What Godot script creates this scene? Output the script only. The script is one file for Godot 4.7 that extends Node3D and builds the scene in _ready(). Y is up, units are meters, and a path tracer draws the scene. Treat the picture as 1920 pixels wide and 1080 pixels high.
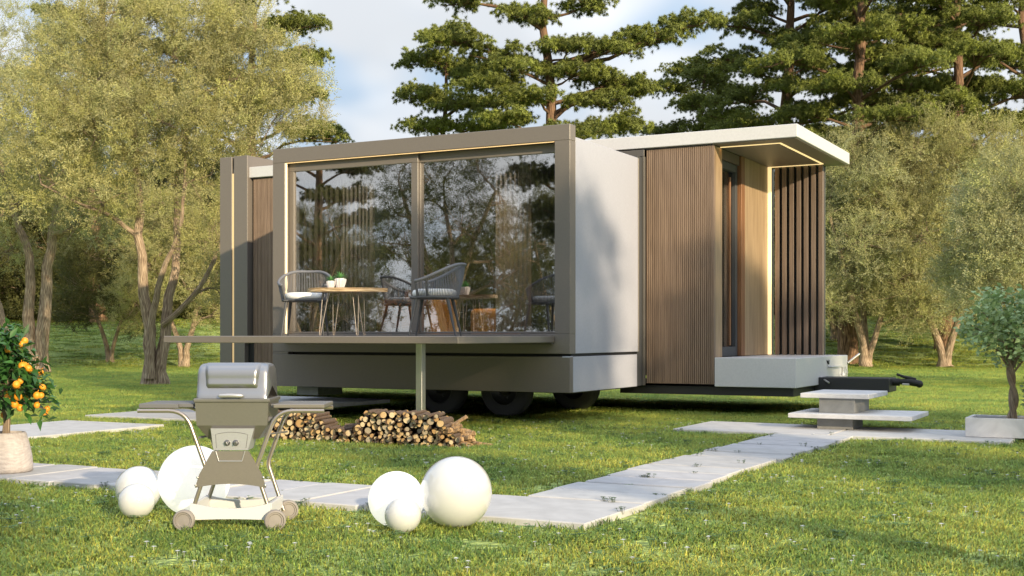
extends Node3D
# A trailer home with a fold-down terrace on a lawn, olive and pine trees round it, low warm sun.

const YAW := 0.48607        # the camera's turn about y (27.85 degrees)
const FWD := Vector3(-0.46716, 0, -0.88417)
const RGT := Vector3(0.88417, 0, -0.46716)
const EYE := Vector3(6.22, 1.05, 13.23)

var rng := RandomNumberGenerator.new()
var M := {}
var used := {}
var wob := FastNoiseLite.new()


# ------------------------------------------------------------------ mesh builder
class Mb:
	var v := PackedVector3Array()
	var n := PackedVector3Array()
	var c := PackedColorArray()
	var uv := PackedVector2Array()
	var idx := PackedInt32Array()
	var t := Transform3D.IDENTITY
	var col := Color.WHITE
	var mats := []
	var parts := []

	func vert(p: Vector3, nn: Vector3, u := Vector2.ZERO) -> int:
		v.append(t * p); n.append((t.basis * nn).normalized()); c.append(col); uv.append(u)
		return v.size() - 1

	func tri_i(a: int, b: int, d: int) -> void:   # counter-clockwise seen from outside
		idx.append(a); idx.append(d); idx.append(b)

	func face(pts: Array, inside: Vector3) -> void:   # a flat convex face, turned away from «inside»
		var nn: Vector3 = (pts[1] - pts[0]).cross(pts[2] - pts[0]).normalized()
		var mid := Vector3.ZERO
		for p in pts: mid += p
		mid /= pts.size()
		var q := pts
		if nn.dot(mid - inside) < 0:
			nn = -nn; q = pts.duplicate(); q.reverse()
		var ax := Vector3.UP if absf(nn.y) < 0.7 else Vector3.BACK
		var tx := ax.cross(nn).normalized()
		var ty := nn.cross(tx)
		var b := v.size()
		for p in q: vert(p, nn, Vector2(p.dot(tx), -p.dot(ty)))
		for i in range(1, q.size() - 1): tri_i(b, b + i, b + i + 1)

	func box(lo: Vector3, hi: Vector3, bev := 0.004) -> void:
		var ctr := (lo + hi) / 2
		var h := (hi - lo) / 2
		var bb := minf(bev, 0.45 * minf(h.x, minf(h.y, h.z)))
		var P := func(s: Vector3, k: int) -> Vector3:
			var e := h - Vector3(bb, bb, bb)
			e[k] = h[k]
			return ctr + s * e
		for k in 3:
			var a := (k + 1) % 3
			var b := (k + 2) % 3
			for s in [-1.0, 1.0]:
				var q := []
				for w in [[-1, -1], [1, -1], [1, 1], [-1, 1]]:
					var sg := Vector3.ZERO
					sg[k] = s; sg[a] = w[0]; sg[b] = w[1]
					q.append(P.call(sg, k))
				face(q, ctr)
				if bb > 0:
					for s2 in [-1.0, 1.0]:   # chamfers between the sides k and a
						var s0 := Vector3.ZERO
						s0[k] = s; s0[a] = s2; s0[b] = -1
						var s1 := s0; s1[b] = 1
						face([P.call(s0, k), P.call(s1, k), P.call(s1, a), P.call(s0, a)], ctr)
		if bb > 0:
			for x in [-1, 1]:
				for y in [-1, 1]:
					for z in [-1, 1]:
						var s := Vector3(x, y, z)
						face([P.call(s, 0), P.call(s, 1), P.call(s, 2)], ctr)

	func tube(pts: Array, radii: Array, seg := 8, caps := true, vscale := 1.0) -> void:
		var k := pts.size()
		var up := Vector3.ZERO
		var ring := []
		var along := 0.0
		for i in k:
			var d: Vector3 = (pts[mini(i + 1, k - 1)] - pts[maxi(i - 1, 0)]).normalized()
			if up == Vector3.ZERO:
				up = d.cross(Vector3.RIGHT if absf(d.x) < 0.8 else Vector3.BACK).normalized()
			up = (up - d * up.dot(d)).normalized()
			var sd := d.cross(up)
			if i > 0: along += (pts[i] - pts[i - 1]).length()
			var r: float = radii[mini(i, radii.size() - 1)]
			var b := v.size()
			for j in seg + 1:
				var a := TAU * j / seg
				var o := up * cos(a) + sd * sin(a)
				vert(pts[i] + o * r, o, Vector2(float(j) / seg, along * vscale))
			ring.append(b)
		for i in k - 1:
			for j in seg:
				var a0: int = ring[i] + j
				var b0: int = ring[i + 1] + j
				tri_i(a0, a0 + 1, b0); tri_i(a0 + 1, b0 + 1, b0)
		if caps:
			for e in [0, k - 1]:
				var nn: Vector3 = (pts[0] - pts[1]).normalized() if e == 0 else (pts[k - 1] - pts[k - 2]).normalized()
				var r0: int = ring[e]
				var b := v.size()
				var base := []
				for j in seg: base.append(t.affine_inverse() * v[r0 + j])
				for j in seg: vert(base[j], nn, Vector2(0.5 + 0.5 * cos(TAU * j / seg), 0.5 + 0.5 * sin(TAU * j / seg)))
				for j in range(1, seg - 1):
					if e == 0: tri_i(b, b + j + 1, b + j)
					else: tri_i(b, b + j, b + j + 1)

	func lathe(prof: Array, seg := 24, smooth := true) -> void:   # prof: Vector2(radius, height), from bottom to top along the outside
		for i in prof.size() - 1:
			var a: Vector2 = prof[i]
			var b: Vector2 = prof[i + 1]
			if a.is_equal_approx(b): continue
			var e := b - a
			var na := Vector2(e.y, -e.x).normalized()
			var nb := na
			if smooth and i > 0:
				var e0: Vector2 = prof[i] - prof[i - 1]
				var n0 := Vector2(e0.y, -e0.x).normalized()
				if n0.dot(na) > 0.6: na = (na + n0).normalized()
			if smooth and i < prof.size() - 2:
				var e1: Vector2 = prof[i + 2] - prof[i + 1]
				var n1 := Vector2(e1.y, -e1.x).normalized()
				if n1.dot(nb) > 0.6: nb = (nb + n1).normalized()
			var s := v.size()
			for j in seg + 1:
				var g := TAU * j / seg
				var d := Vector3(cos(g), 0, sin(g))
				vert(d * a.x + Vector3(0, a.y, 0), d * na.x + Vector3(0, na.y, 0), Vector2(float(j) / seg, a.y))
				vert(d * b.x + Vector3(0, b.y, 0), d * nb.x + Vector3(0, nb.y, 0), Vector2(float(j) / seg, b.y))
			for j in seg:
				var q := s + 2 * j
				tri_i(q, q + 1, q + 2); tri_i(q + 1, q + 3, q + 2)

	func lathe_part(at: Vector3, prof: Array) -> void:
		var keep := t
		t = t * Transform3D(Basis.IDENTITY, at)
		lathe(prof, 12)
		t = keep

	func lathe_at(at: Vector3) -> void:
		lathe_part(at, [Vector2(0.016, 0.0), Vector2(0.016, 0.014), Vector2(0.0, 0.018)])

	func extrude(poly: PackedVector2Array, z0: float, z1: float, smooth := false) -> void:   # outline in x,y pushed along z
		var tr := Geometry2D.triangulate_polygon(poly)
		var ccw := not Geometry2D.is_polygon_clockwise(poly)
		for side in [0, 1]:
			var z := z1 if side else z0
			var b := v.size()
			for p in poly: vert(Vector3(p.x, p.y, z), Vector3(0, 0, 1 if side else -1), p)
			for i in range(0, tr.size(), 3):
				var q := [tr[i], tr[i + 1], tr[i + 2]]
				var area: float = (poly[q[1]] - poly[q[0]]).cross(poly[q[2]] - poly[q[0]])
				if (area > 0) == (side == 1): tri_i(b + q[0], b + q[1], b + q[2])
				else: tri_i(b + q[0], b + q[2], b + q[1])
		var k := poly.size()
		for i in k:
			var p := poly[i]
			var q := poly[(i + 1) % k]
			var nn := Vector3((q - p).y, -(q - p).x, 0).normalized() * (1.0 if ccw else -1.0)
			var np := nn
			var nq := nn
			if smooth:
				var o := poly[(i - 1 + k) % k]
				var r := poly[(i + 2) % k]
				var n0 := Vector3((p - o).y, -(p - o).x, 0).normalized() * (1.0 if ccw else -1.0)
				var n1 := Vector3((r - q).y, -(r - q).x, 0).normalized() * (1.0 if ccw else -1.0)
				if n0.dot(nn) > 0.6: np = (n0 + nn).normalized()
				if n1.dot(nn) > 0.6: nq = (n1 + nn).normalized()
			var b := v.size()
			vert(Vector3(p.x, p.y, z0), np, Vector2(0, 0)); vert(Vector3(q.x, q.y, z0), nq, Vector2(1, 0))
			vert(Vector3(q.x, q.y, z1), nq, Vector2(1, 1)); vert(Vector3(p.x, p.y, z1), np, Vector2(0, 1))
			if ccw: tri_i(b, b + 1, b + 2); tri_i(b, b + 2, b + 3)
			else: tri_i(b, b + 2, b + 1); tri_i(b, b + 3, b + 2)

	func ball(ctr: Vector3, r: Vector3, seg := 16, rows := 10) -> void:
		var b := v.size()
		for i in rows + 1:
			var a := PI * i / rows - PI / 2
			for j in seg + 1:
				var g := TAU * j / seg
				var d := Vector3(cos(a) * cos(g), sin(a), cos(a) * sin(g))
				vert(ctr + d * r, d / r, Vector2(float(j) / seg, float(i) / rows))
		for i in rows:
			for j in seg:
				var q := b + i * (seg + 1) + j
				tri_i(q, q + seg + 1, q + 1); tri_i(q + 1, q + seg + 1, q + seg + 2)

	func leaf(at: Vector3, dir: Vector3, side: Vector3, ln: float, wd: float, droop := 0.15) -> void:   # a folded, pointed leaf of four triangles
		var nn := side.cross(dir).normalized()
		var mid := at + dir * ln * 0.5 + nn * ln * 0.05
		var tip := at + dir * ln - nn * ln * droop
		var b := v.size()
		vert(at, nn, Vector2(0.5, 0)); vert(mid, nn, Vector2(0.5, 0.5)); vert(tip, nn, Vector2(0.5, 1))
		vert(at + dir * ln * 0.42 + side * wd * 0.5 + nn * wd * 0.18, (nn - side * 0.35), Vector2(1, 0.5))
		vert(at + dir * ln * 0.42 - side * wd * 0.5 + nn * wd * 0.18, (nn + side * 0.35), Vector2(0, 0.5))
		tri_i(b, b + 3, b + 1); tri_i(b + 1, b + 3, b + 2); tri_i(b, b + 1, b + 4); tri_i(b + 1, b + 2, b + 4)

	func cut(m: Material) -> void:   # what was added since the last cut becomes a surface of its own
		parts.append([v, n, c, uv, idx]); mats.append(m)
		v = PackedVector3Array(); n = PackedVector3Array(); c = PackedColorArray(); uv = PackedVector2Array(); idx = PackedInt32Array()

	func mesh() -> ArrayMesh:
		var am := ArrayMesh.new()
		if idx.size(): cut(null)
		for p in parts:
			var a := []
			a.resize(Mesh.ARRAY_MAX)
			a[Mesh.ARRAY_VERTEX] = p[0]; a[Mesh.ARRAY_NORMAL] = p[1]; a[Mesh.ARRAY_COLOR] = p[2]; a[Mesh.ARRAY_TEX_UV] = p[3]; a[Mesh.ARRAY_INDEX] = p[4]
			am.add_surface_from_arrays(Mesh.PRIMITIVE_TRIANGLES, a)
			if mats[am.get_surface_count() - 1]: am.surface_set_material(am.get_surface_count() - 1, mats[am.get_surface_count() - 1])
		return am


# ------------------------------------------------------------------ naming
func numbered(called: String) -> String:
	var k: int = used.get(called, 0)
	used[called] = k + 1
	return called if k == 0 else "%s_%03d" % [called, k]

func tag(o: Node, label: String, category := "", group := "") -> Node:
	o.set_meta("label", label)
	if category: o.set_meta("category", category)
	if group: o.set_meta("group", group)
	return o

func thing(called: String, label: String, category: String, at := Vector3.ZERO, turn := 0.0, group := "") -> Node3D:
	var o := Node3D.new()
	o.name = numbered(called); add_child(o, true)
	o.position = at; o.rotation.y = turn
	tag(o, label, category, group)
	return o

func part(parent: Node, called: String, mesh: Mesh, m: Material, off := Vector3.ZERO, label := "") -> MeshInstance3D:
	var o := MeshInstance3D.new()
	var k := 0
	var nm := called
	while parent.has_node(nm):
		k += 1
		nm = "%s_%03d" % [called, k]
	o.name = nm; o.mesh = mesh
	if m: o.material_override = m
	parent.add_child(o, true)
	o.position = off
	if label: o.set_meta("label", label)
	return o

func lone(called: String, label: String, category: String, mesh: Mesh, m: Material, at := Vector3.ZERO, group := "") -> MeshInstance3D:
	var o := MeshInstance3D.new()
	o.name = numbered(called); o.mesh = mesh
	if m: o.material_override = m
	add_child(o, true)
	o.position = at
	tag(o, label, category, group)
	return o

func struct(called: String, mesh: Mesh, m: Material) -> MeshInstance3D:
	var o := MeshInstance3D.new()
	o.name = numbered(called); o.mesh = mesh
	if m: o.material_override = m
	add_child(o, true)
	o.set_meta("kind", "structure")
	return o

func scatter(parent: Node, called: String, mesh: Mesh, m: Material, xf: Array, cols: Array) -> MultiMeshInstance3D:
	var mm := MultiMesh.new()
	mm.transform_format = MultiMesh.TRANSFORM_3D
	mm.use_colors = true
	mm.mesh = mesh
	mm.instance_count = xf.size()
	for i in xf.size():
		mm.set_instance_transform(i, xf[i])
		mm.set_instance_color(i, cols[i])
	var o := MultiMeshInstance3D.new()
	o.name = called; o.multimesh = mm; o.material_override = m
	parent.add_child(o, true)
	o.set_meta("kind", "stuff")
	return o

func box_mesh(lo: Vector3, hi: Vector3, bev := 0.004) -> ArrayMesh:
	var b := Mb.new()
	b.box(lo, hi, bev)
	return b.mesh()


# ------------------------------------------------------------------ materials
func lin(r: float, g: float, b: float) -> Color:
	return Color(r, g, b).linear_to_srgb()

func mat(called: String, r: float, g: float, b: float, rough := 0.6, metal := 0.0) -> StandardMaterial3D:
	var m := StandardMaterial3D.new()
	m.resource_name = called
	m.albedo_color = lin(r, g, b)
	m.roughness = rough; m.metallic = metal
	m.cull_mode = BaseMaterial3D.CULL_DISABLED
	M[called] = m
	return m

func noise_image(size: int, freq: float, octaves: int, sd: int, lo: Color, hi: Color, stretch := Vector2.ONE, contrast := 1.0) -> ImageTexture:
	var f := FastNoiseLite.new()
	f.seed = sd; f.frequency = 1.0; f.fractal_octaves = octaves; f.noise_type = FastNoiseLite.TYPE_SIMPLEX_SMOOTH
	var im := Image.create(size, size, false, Image.FORMAT_RGB8)
	for y in size:
		for x in size:
			# wrapped on a torus so that it repeats without a seam
			var a := TAU * x / size
			var bq := TAU * y / size
			var r1 := freq * stretch.x / TAU
			var r2 := freq * stretch.y / TAU
			var k := f.get_noise_3d(cos(a) * r1 + 10.0 * r2 * cos(bq) / maxf(r2, 0.001) * 0.0 + 31.7, sin(a) * r1 + cos(bq) * r2, sin(bq) * r2)
			k = clampf(0.5 + k * 0.9 * contrast, 0, 1)
			im.set_pixel(x, y, lo.lerp(hi, k))
	return ImageTexture.create_from_image(im)

func textured(m: StandardMaterial3D, tex: Texture2D, bump: Texture2D, bump_cm: float, scale: Vector3, triplanar := true) -> void:
	if tex: m.albedo_texture = tex
	if bump:
		m.heightmap_enabled = true
		m.heightmap_texture = bump
		m.heightmap_scale = bump_cm
	m.uv1_scale = scale
	m.uv1_triplanar = triplanar
	m.uv1_world_triplanar = triplanar

func leafy(called: String, r: float, g: float, b: float, through := 0.45, rough := 0.55) -> StandardMaterial3D:
	var m := mat(called, r, g, b, rough)
	m.vertex_color_use_as_albedo = true
	m.backlight_enabled = true
	m.backlight = lin(through, through, through * 0.8)
	m.metallic_specular = 0.35
	return m

func make_materials() -> void:
	var speck := noise_image(256, 40, 3, 5, Color(0.965, 0.965, 0.965), Color(1, 1, 1))
	var blotch := noise_image(256, 6, 4, 8, Color(0.92, 0.92, 0.92), Color(1, 1, 1))
	var rough_h := noise_image(256, 30, 5, 9, Color.BLACK, Color.WHITE)
	var grain := noise_image(256, 60, 4, 12, Color(0.70, 0.67, 0.65), Color(1, 1, 1), Vector2(1, 0.04), 1.2)
	var bark := noise_image(256, 16, 5, 14, Color(0.5, 0.46, 0.44), Color(1, 1, 1), Vector2(1, 0.3), 1.2)
	textured(mat("bronze", 0.165, 0.143, 0.125, 0.42), speck, null, 0, Vector3(1, 1, 1))
	M.bronze.metallic_specular = 0.6
	textured(mat("bronze_dark", 0.10, 0.092, 0.085, 0.45), speck, null, 0, Vector3(1, 1, 1))
	textured(mat("white_panel", 0.41, 0.42, 0.50, 0.45), speck, null, 0, Vector3(0.8, 0.8, 0.8))
	textured(mat("roof_white", 0.60, 0.60, 0.625, 0.5), speck, null, 0, Vector3(0.8, 0.8, 0.8))
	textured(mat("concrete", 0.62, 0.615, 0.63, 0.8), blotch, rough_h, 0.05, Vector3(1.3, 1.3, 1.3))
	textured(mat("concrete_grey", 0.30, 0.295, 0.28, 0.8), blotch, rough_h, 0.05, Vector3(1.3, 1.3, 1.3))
	textured(mat("slab_stone", 0.49, 0.482, 0.485, 0.85), blotch, rough_h, 0.05, Vector3(0.9, 0.9, 0.9))
	textured(mat("wood", 0.30, 0.215, 0.158, 0.55), grain, null, 0, Vector3(3, 0.7, 3))
	textured(mat("wood_mid", 0.28, 0.20, 0.147, 0.55), grain, null, 0, Vector3(3, 0.7, 3))
	textured(mat("wood_panel", 0.47, 0.345, 0.22, 0.5), grain, null, 0, Vector3(2, 0.5, 2))
	textured(mat("wood_orange", 0.30, 0.145, 0.065, 0.5), grain, null, 0, Vector3(3, 0.7, 3))
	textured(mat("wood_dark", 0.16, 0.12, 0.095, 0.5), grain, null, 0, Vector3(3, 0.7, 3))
	textured(mat("fin", 0.22, 0.17, 0.14, 0.5), grain, null, 0, Vector3(3, 0.7, 3))
	mat("soffit", 0.20, 0.165, 0.14, 0.5)
	mat("black", 0.012, 0.012, 0.013, 0.6)
	mat("chassis", 0.022, 0.023, 0.026, 0.5)
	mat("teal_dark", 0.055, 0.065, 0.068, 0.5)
	mat("rubber", 0.05, 0.05, 0.052, 0.75)
	mat("rim_metal", 0.10, 0.10, 0.11, 0.35, 0.8)
	mat("steel", 0.55, 0.54, 0.53, 0.35, 0.9)
	mat("chrome", 0.8, 0.8, 0.8, 0.2, 1.0)
	textured(mat("grill_metal", 0.25, 0.235, 0.215, 0.38, 0.7), speck, null, 0, Vector3(2, 2, 2))
	textured(mat("grill_panel", 0.26, 0.235, 0.21, 0.42, 0.6), speck, null, 0, Vector3(2, 2, 2))
	textured(mat("grill_silver", 0.5, 0.5, 0.53, 0.35, 0.6), speck, null, 0, Vector3(2, 2, 2))
	mat("grill_lid", 0.34, 0.34, 0.355, 0.3, 0.85)
	mat("grill_tube", 0.45, 0.39, 0.35, 0.3, 0.85)
	mat("grill_wheel", 0.23, 0.21, 0.20, 0.6)
	mat("grill_white", 0.56, 0.565, 0.58, 0.35)
	mat("slate", 0.13, 0.13, 0.14, 0.45)
	mat("knob", 0.25, 0.25, 0.26, 0.3, 0.85)
	mat("ball_white", 0.54, 0.55, 0.57, 0.06)
	M.ball_white.clearcoat_enabled = true
	M.ball_white.clearcoat = 0.6
	M.ball_white.clearcoat_roughness = 0.05
	mat("ball_lamp", 0.7, 0.7, 0.7, 0.25)
	M.ball_lamp.emission_enabled = true
	M.ball_lamp.emission = Color(1, 0.985, 0.95)
	M.ball_lamp.emission_energy_multiplier = 0.5
	mat("led", 0.9, 0.8, 0.6, 0.5)
	M.led.emission_enabled = true
	M.led.emission = Color(1, 0.86, 0.6)
	M.led.emission_energy_multiplier = 0.75
	mat("led_dim", 0.8, 0.62, 0.38, 0.5)
	M.led_dim.emission_enabled = true
	M.led_dim.emission = Color(1, 0.78, 0.48)
	M.led_dim.emission_energy_multiplier = 0.28
	# solar-control glass: half of the light is thrown back by its metal film, the rest passes
	var g := mat("facade_glass", 0.93, 0.91, 0.88, 0.01, 1.0)
	g.transparency = BaseMaterial3D.TRANSPARENCY_ALPHA
	g.albedo_color.a = 0.4
	g.albedo_texture = ImageTexture.create_from_image(one_colour(Color.WHITE))
	var dg := mat("door_glass", 0.5, 0.5, 0.5, 0.03, 1.0)
	dg.transparency = BaseMaterial3D.TRANSPARENCY_ALPHA
	dg.albedo_color.a = 0.45
	dg.albedo_texture = g.albedo_texture
	var fold := mat("curtain", 0.34, 0.32, 0.32, 0.9)
	fold.backlight_enabled = true
	fold.backlight = lin(0.3, 0.3, 0.3)
	mat("curtain_dark", 0.10, 0.095, 0.09, 0.9)
	mat("inside_wall", 0.30, 0.26, 0.22, 0.8)
	mat("inside_floor", 0.18, 0.12, 0.08, 0.6)
	mat("leather", 0.75, 0.42, 0.13, 0.45)
	mat("leather_brown", 0.5, 0.22, 0.08, 0.5)
	mat("charcoal", 0.06, 0.062, 0.068, 0.6)
	textured(mat("rope", 0.16, 0.165, 0.19, 0.85), speck, null, 0, Vector3(4, 4, 4))
	textured(mat("cushion", 0.80, 0.80, 0.80, 0.9), speck, rough_h, 0.06, Vector3(3, 3, 3))
	textured(mat("table_wood", 0.66, 0.52, 0.34, 0.5), noise_image(256, 20, 4, 22, Color(0.6, 0.52, 0.42), Color(1, 1, 1), Vector2(0.15, 1), 1.2), null, 0, Vector3(2, 2, 2))
	textured(mat("bark_edge", 0.36, 0.24, 0.14, 0.8), blotch, null, 0, Vector3(4, 4, 4))
	mat("hairpin", 0.30, 0.26, 0.23, 0.4, 0.6)
	mat("pot_white", 0.70, 0.67, 0.70, 0.5)
	textured(mat("pot_stone", 0.50, 0.46, 0.44, 0.9), noise_image(256, 22, 5, 25, Color(0.84, 0.82, 0.82), Color(1, 1, 1), Vector2(0.4, 1), 1.2), rough_h, 0.2, Vector3(2.2, 2.2, 2.2))
	mat("soil", 0.035, 0.022, 0.015, 0.95)
	var bk := mat("bark_olive", 0.60, 0.47, 0.345, 0.9)
	textured(bk, bark, bark, 1.6, Vector3(2, 0.9, 1), false)
	var bp := mat("bark_pine", 0.34, 0.21, 0.13, 0.9)
	textured(bp, bark, bark, 2.5, Vector3(2, 0.6, 1), false)
	var bl := mat("bark_log", 0.21, 0.145, 0.10, 0.9)
	textured(bl, bark, bark, 0.5, Vector3(2, 4, 1), false)
	var rings := Image.create(128, 128, false, Image.FORMAT_RGB8)
	var rn := FastNoiseLite.new()
	rn.seed = 4; rn.frequency = 0.03
	for y in 128:
		for x in 128:
			var d := Vector2(x - 64, y - 60)
			var r := d.length() + 5.0 * rn.get_noise_2d(x, y)
			var k := 0.9 + 0.1 * sin(r * 1.1)
			if absf(d.angle() - 0.7) < 0.05 and r < 40: k *= 0.55
			if r > 58: k *= 0.72
			rings.set_pixel(x, y, Color(k, k * 0.97, k * 0.9))
	for q in [["log_end_pale", 0.62, 0.48, 0.30], ["log_end_tan", 0.50, 0.34, 0.18], ["log_end_grey", 0.42, 0.38, 0.32], ["log_end_white", 0.70, 0.60, 0.45]]:
		textured(mat(q[0], q[1], q[2], q[3], 0.85), ImageTexture.create_from_image(rings), null, 0, Vector3(1, 1, 1), false)
	textured(mat("split_wood", 0.50, 0.34, 0.18, 0.85), bark, bark, 0.4, Vector3(3, 3, 3))
	leafy("olive_leaf", 0.385, 0.375, 0.165)
	leafy("olive_leaf_grey", 0.40, 0.41, 0.205)
	leafy("dark_leaf", 0.115, 0.12, 0.04)  # on the mirrored trees this darker leaf colour stands in for shade
	leafy("pine_needle", 0.27, 0.32, 0.09, 0.35)
	leafy("pine_shaded", 0.11, 0.12, 0.04, 0.25)  # darkened copy of pine_needle: shade put into the colour of the mirrored pines
	leafy("orange_leaf", 0.040, 0.115, 0.026, 0.4, 0.35)
	M.orange_leaf.metallic_specular = 0.5
	leafy("shrub_leaf", 0.36, 0.48, 0.24, 0.4, 0.4)
	leafy("succulent", 0.13, 0.32, 0.11, 0.4, 0.5)
	leafy("grass_blade", 0.80, 0.90, 0.31, 1.0, 0.6)
	leafy("weed_leaf", 0.12, 0.20, 0.08, 0.4)
	leafy("petal", 0.8, 0.8, 0.78, 0.3)
	textured(mat("orange_peel", 0.85, 0.33, 0.02, 0.45), blotch, rough_h, 0.06, Vector3(12, 12, 12))
	var turf := mat("turf", 0.5, 0.6, 0.18, 0.95)
	textured(turf, noise_image(256, 30, 5, 33, Color(0.5, 0.55, 0.5), Color(1, 1, 1), Vector2.ONE, 1.4), rough_h, 3.0, Vector3(0.6, 0.6, 0.6))

func one_colour(c: Color) -> Image:
	var im := Image.create(4, 4, false, Image.FORMAT_RGB8)
	im.fill(c)
	return im

func make_sky() -> Sky:
	var w := 1024
	var h := 512
	var im := Image.create(w, h, false, Image.FORMAT_RGBF)
	var f := FastNoiseLite.new()
	f.seed = 21; f.frequency = 0.8; f.fractal_octaves = 5; f.noise_type = FastNoiseLite.TYPE_SIMPLEX_SMOOTH; f.fractal_gain = 0.5
	for y in h:
		var el := PI / 2 - PI * (y + 0.5) / h
		for x in w:
			var az := TAU * x / w
			var d := Vector3(cos(el) * sin(az), sin(el), cos(el) * cos(az))
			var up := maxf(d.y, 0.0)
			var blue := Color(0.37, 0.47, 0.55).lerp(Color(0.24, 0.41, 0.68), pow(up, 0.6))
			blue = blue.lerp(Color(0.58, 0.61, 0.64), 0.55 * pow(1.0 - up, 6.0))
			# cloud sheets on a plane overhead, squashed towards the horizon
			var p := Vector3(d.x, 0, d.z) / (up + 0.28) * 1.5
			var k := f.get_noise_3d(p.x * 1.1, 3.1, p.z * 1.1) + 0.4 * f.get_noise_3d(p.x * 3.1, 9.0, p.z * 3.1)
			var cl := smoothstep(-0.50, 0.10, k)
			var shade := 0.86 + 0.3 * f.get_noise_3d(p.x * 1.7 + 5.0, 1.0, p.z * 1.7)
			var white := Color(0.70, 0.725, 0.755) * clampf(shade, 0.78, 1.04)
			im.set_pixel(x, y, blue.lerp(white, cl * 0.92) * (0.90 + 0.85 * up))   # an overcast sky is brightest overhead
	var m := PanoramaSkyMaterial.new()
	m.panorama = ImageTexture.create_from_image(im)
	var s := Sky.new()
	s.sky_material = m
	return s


# ------------------------------------------------------------------ _ready
func _ready() -> void:
	rng.seed = 7
	wob.seed = 3; wob.frequency = 0.35
	var cam := Camera3D.new()
	cam.name = "camera"
	add_child(cam)
	cam.position = EYE
	cam.rotation.y = YAW
	cam.near = 0.1
	cam.far = 400
	cam.projection = Camera3D.PROJECTION_FRUSTUM
	cam.size = 0.1 * 1080.0 / 2329.0
	cam.frustum_offset = Vector2(0, 0.1 * 87.0 / 2329.0)
	cam.current = true

	var we := WorldEnvironment.new()
	we.name = "world"
	var e := Environment.new()
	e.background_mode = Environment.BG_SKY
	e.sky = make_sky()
	e.tonemap_mode = Environment.TONE_MAPPER_LINEAR
	e.tonemap_exposure = 1.34
	e.sdfgi_enabled = true
	e.ssao_enabled = true
	e.ssil_enabled = true
	we.environment = e
	add_child(we)

	var sun := DirectionalLight3D.new()
	sun.name = "sun"
	sun.light_energy = 1.6
	sun.light_color = Color(1.0, 0.915, 0.76)
	sun.light_angular_distance = 0.9
	sun.shadow_enabled = true
	add_child(sun)
	sun.look_at_from_position(Vector3(2.755, 1.0, 1.58), Vector3.ZERO)

	make_materials()
	ground()
	paving()
	house()
	stairs()
	interior()
	terrace()
	logs()
	balls()
	grill()
	potted_plants()
	trees()
	lawn()


# ------------------------------------------------------------------ ground and paving
func ground_y(p: Vector3) -> float:
	var d := (p - EYE).dot(FWD)
	var s := (p - EYE).dot(RGT)
	var k := smoothstep(38.0, 50.0, d + 1.2 * wob.get_noise_2d(s * 0.5, 7.0))
	return k * (1.6 + 0.4 * wob.get_noise_2d(p.x * 0.25, p.z * 0.25)) + 0.02 * smoothstep(60, 130, d) * (d - 60)

func ground() -> void:
	var b := Mb.new()
	# one sheet, finer near the place than at its rim
	var line := []
	var q := 0.0
	while q < 150.0:
		line.append(q)
		q += 1.2 if q < 66 else 8.0
	var xs := []
	for i in range(line.size() - 1, 0, -1): xs.append(-line[i])
	xs.append_array(line)
	var k := xs.size()
	for i in k:
		for j in k:
			var p := Vector3(xs[i] - 6, 0, xs[j] - 12)
			p.y = ground_y(p)
			var nn := Vector3(ground_y(p - Vector3(0.5, 0, 0)) - ground_y(p + Vector3(0.5, 0, 0)), 1.0, ground_y(p - Vector3(0, 0, 0.5)) - ground_y(p + Vector3(0, 0, 0.5)))
			b.vert(p, nn.normalized(), Vector2(p.x, p.z))
	for i in k - 1:
		for j in k - 1:
			var a := i * k + j
			b.tri_i(a, a + 1, a + k); b.tri_i(a + 1, a + k + 1, a + k)
	struct("ground", b.mesh(), M.turf)

var slabs := []   # rectangles (x0, z0, x1, z1) that no grass grows through

func slab(parent: Node, x0: float, z0: float, x1: float, z1: float, m: Material) -> void:
	slabs.append([x0, z0, x1, z1])
	var b := Mb.new()
	var tilt := Basis.from_euler(Vector3(rng.randf_range(-0.004, 0.004), rng.randf_range(-0.006, 0.006), rng.randf_range(-0.003, 0.003)))
	var ctr := Vector3((x0 + x1) / 2, rng.randf_range(-0.004, 0.004), (z0 + z1) / 2)
	b.t = Transform3D(tilt, ctr)
	b.box(Vector3(x0 - ctr.x, -0.05, z0 - ctr.z), Vector3(x1 - ctr.x, 0.036, z1 - ctr.z), 0.006)
	part(parent, "paving_slab", b.mesh(), m)

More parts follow.
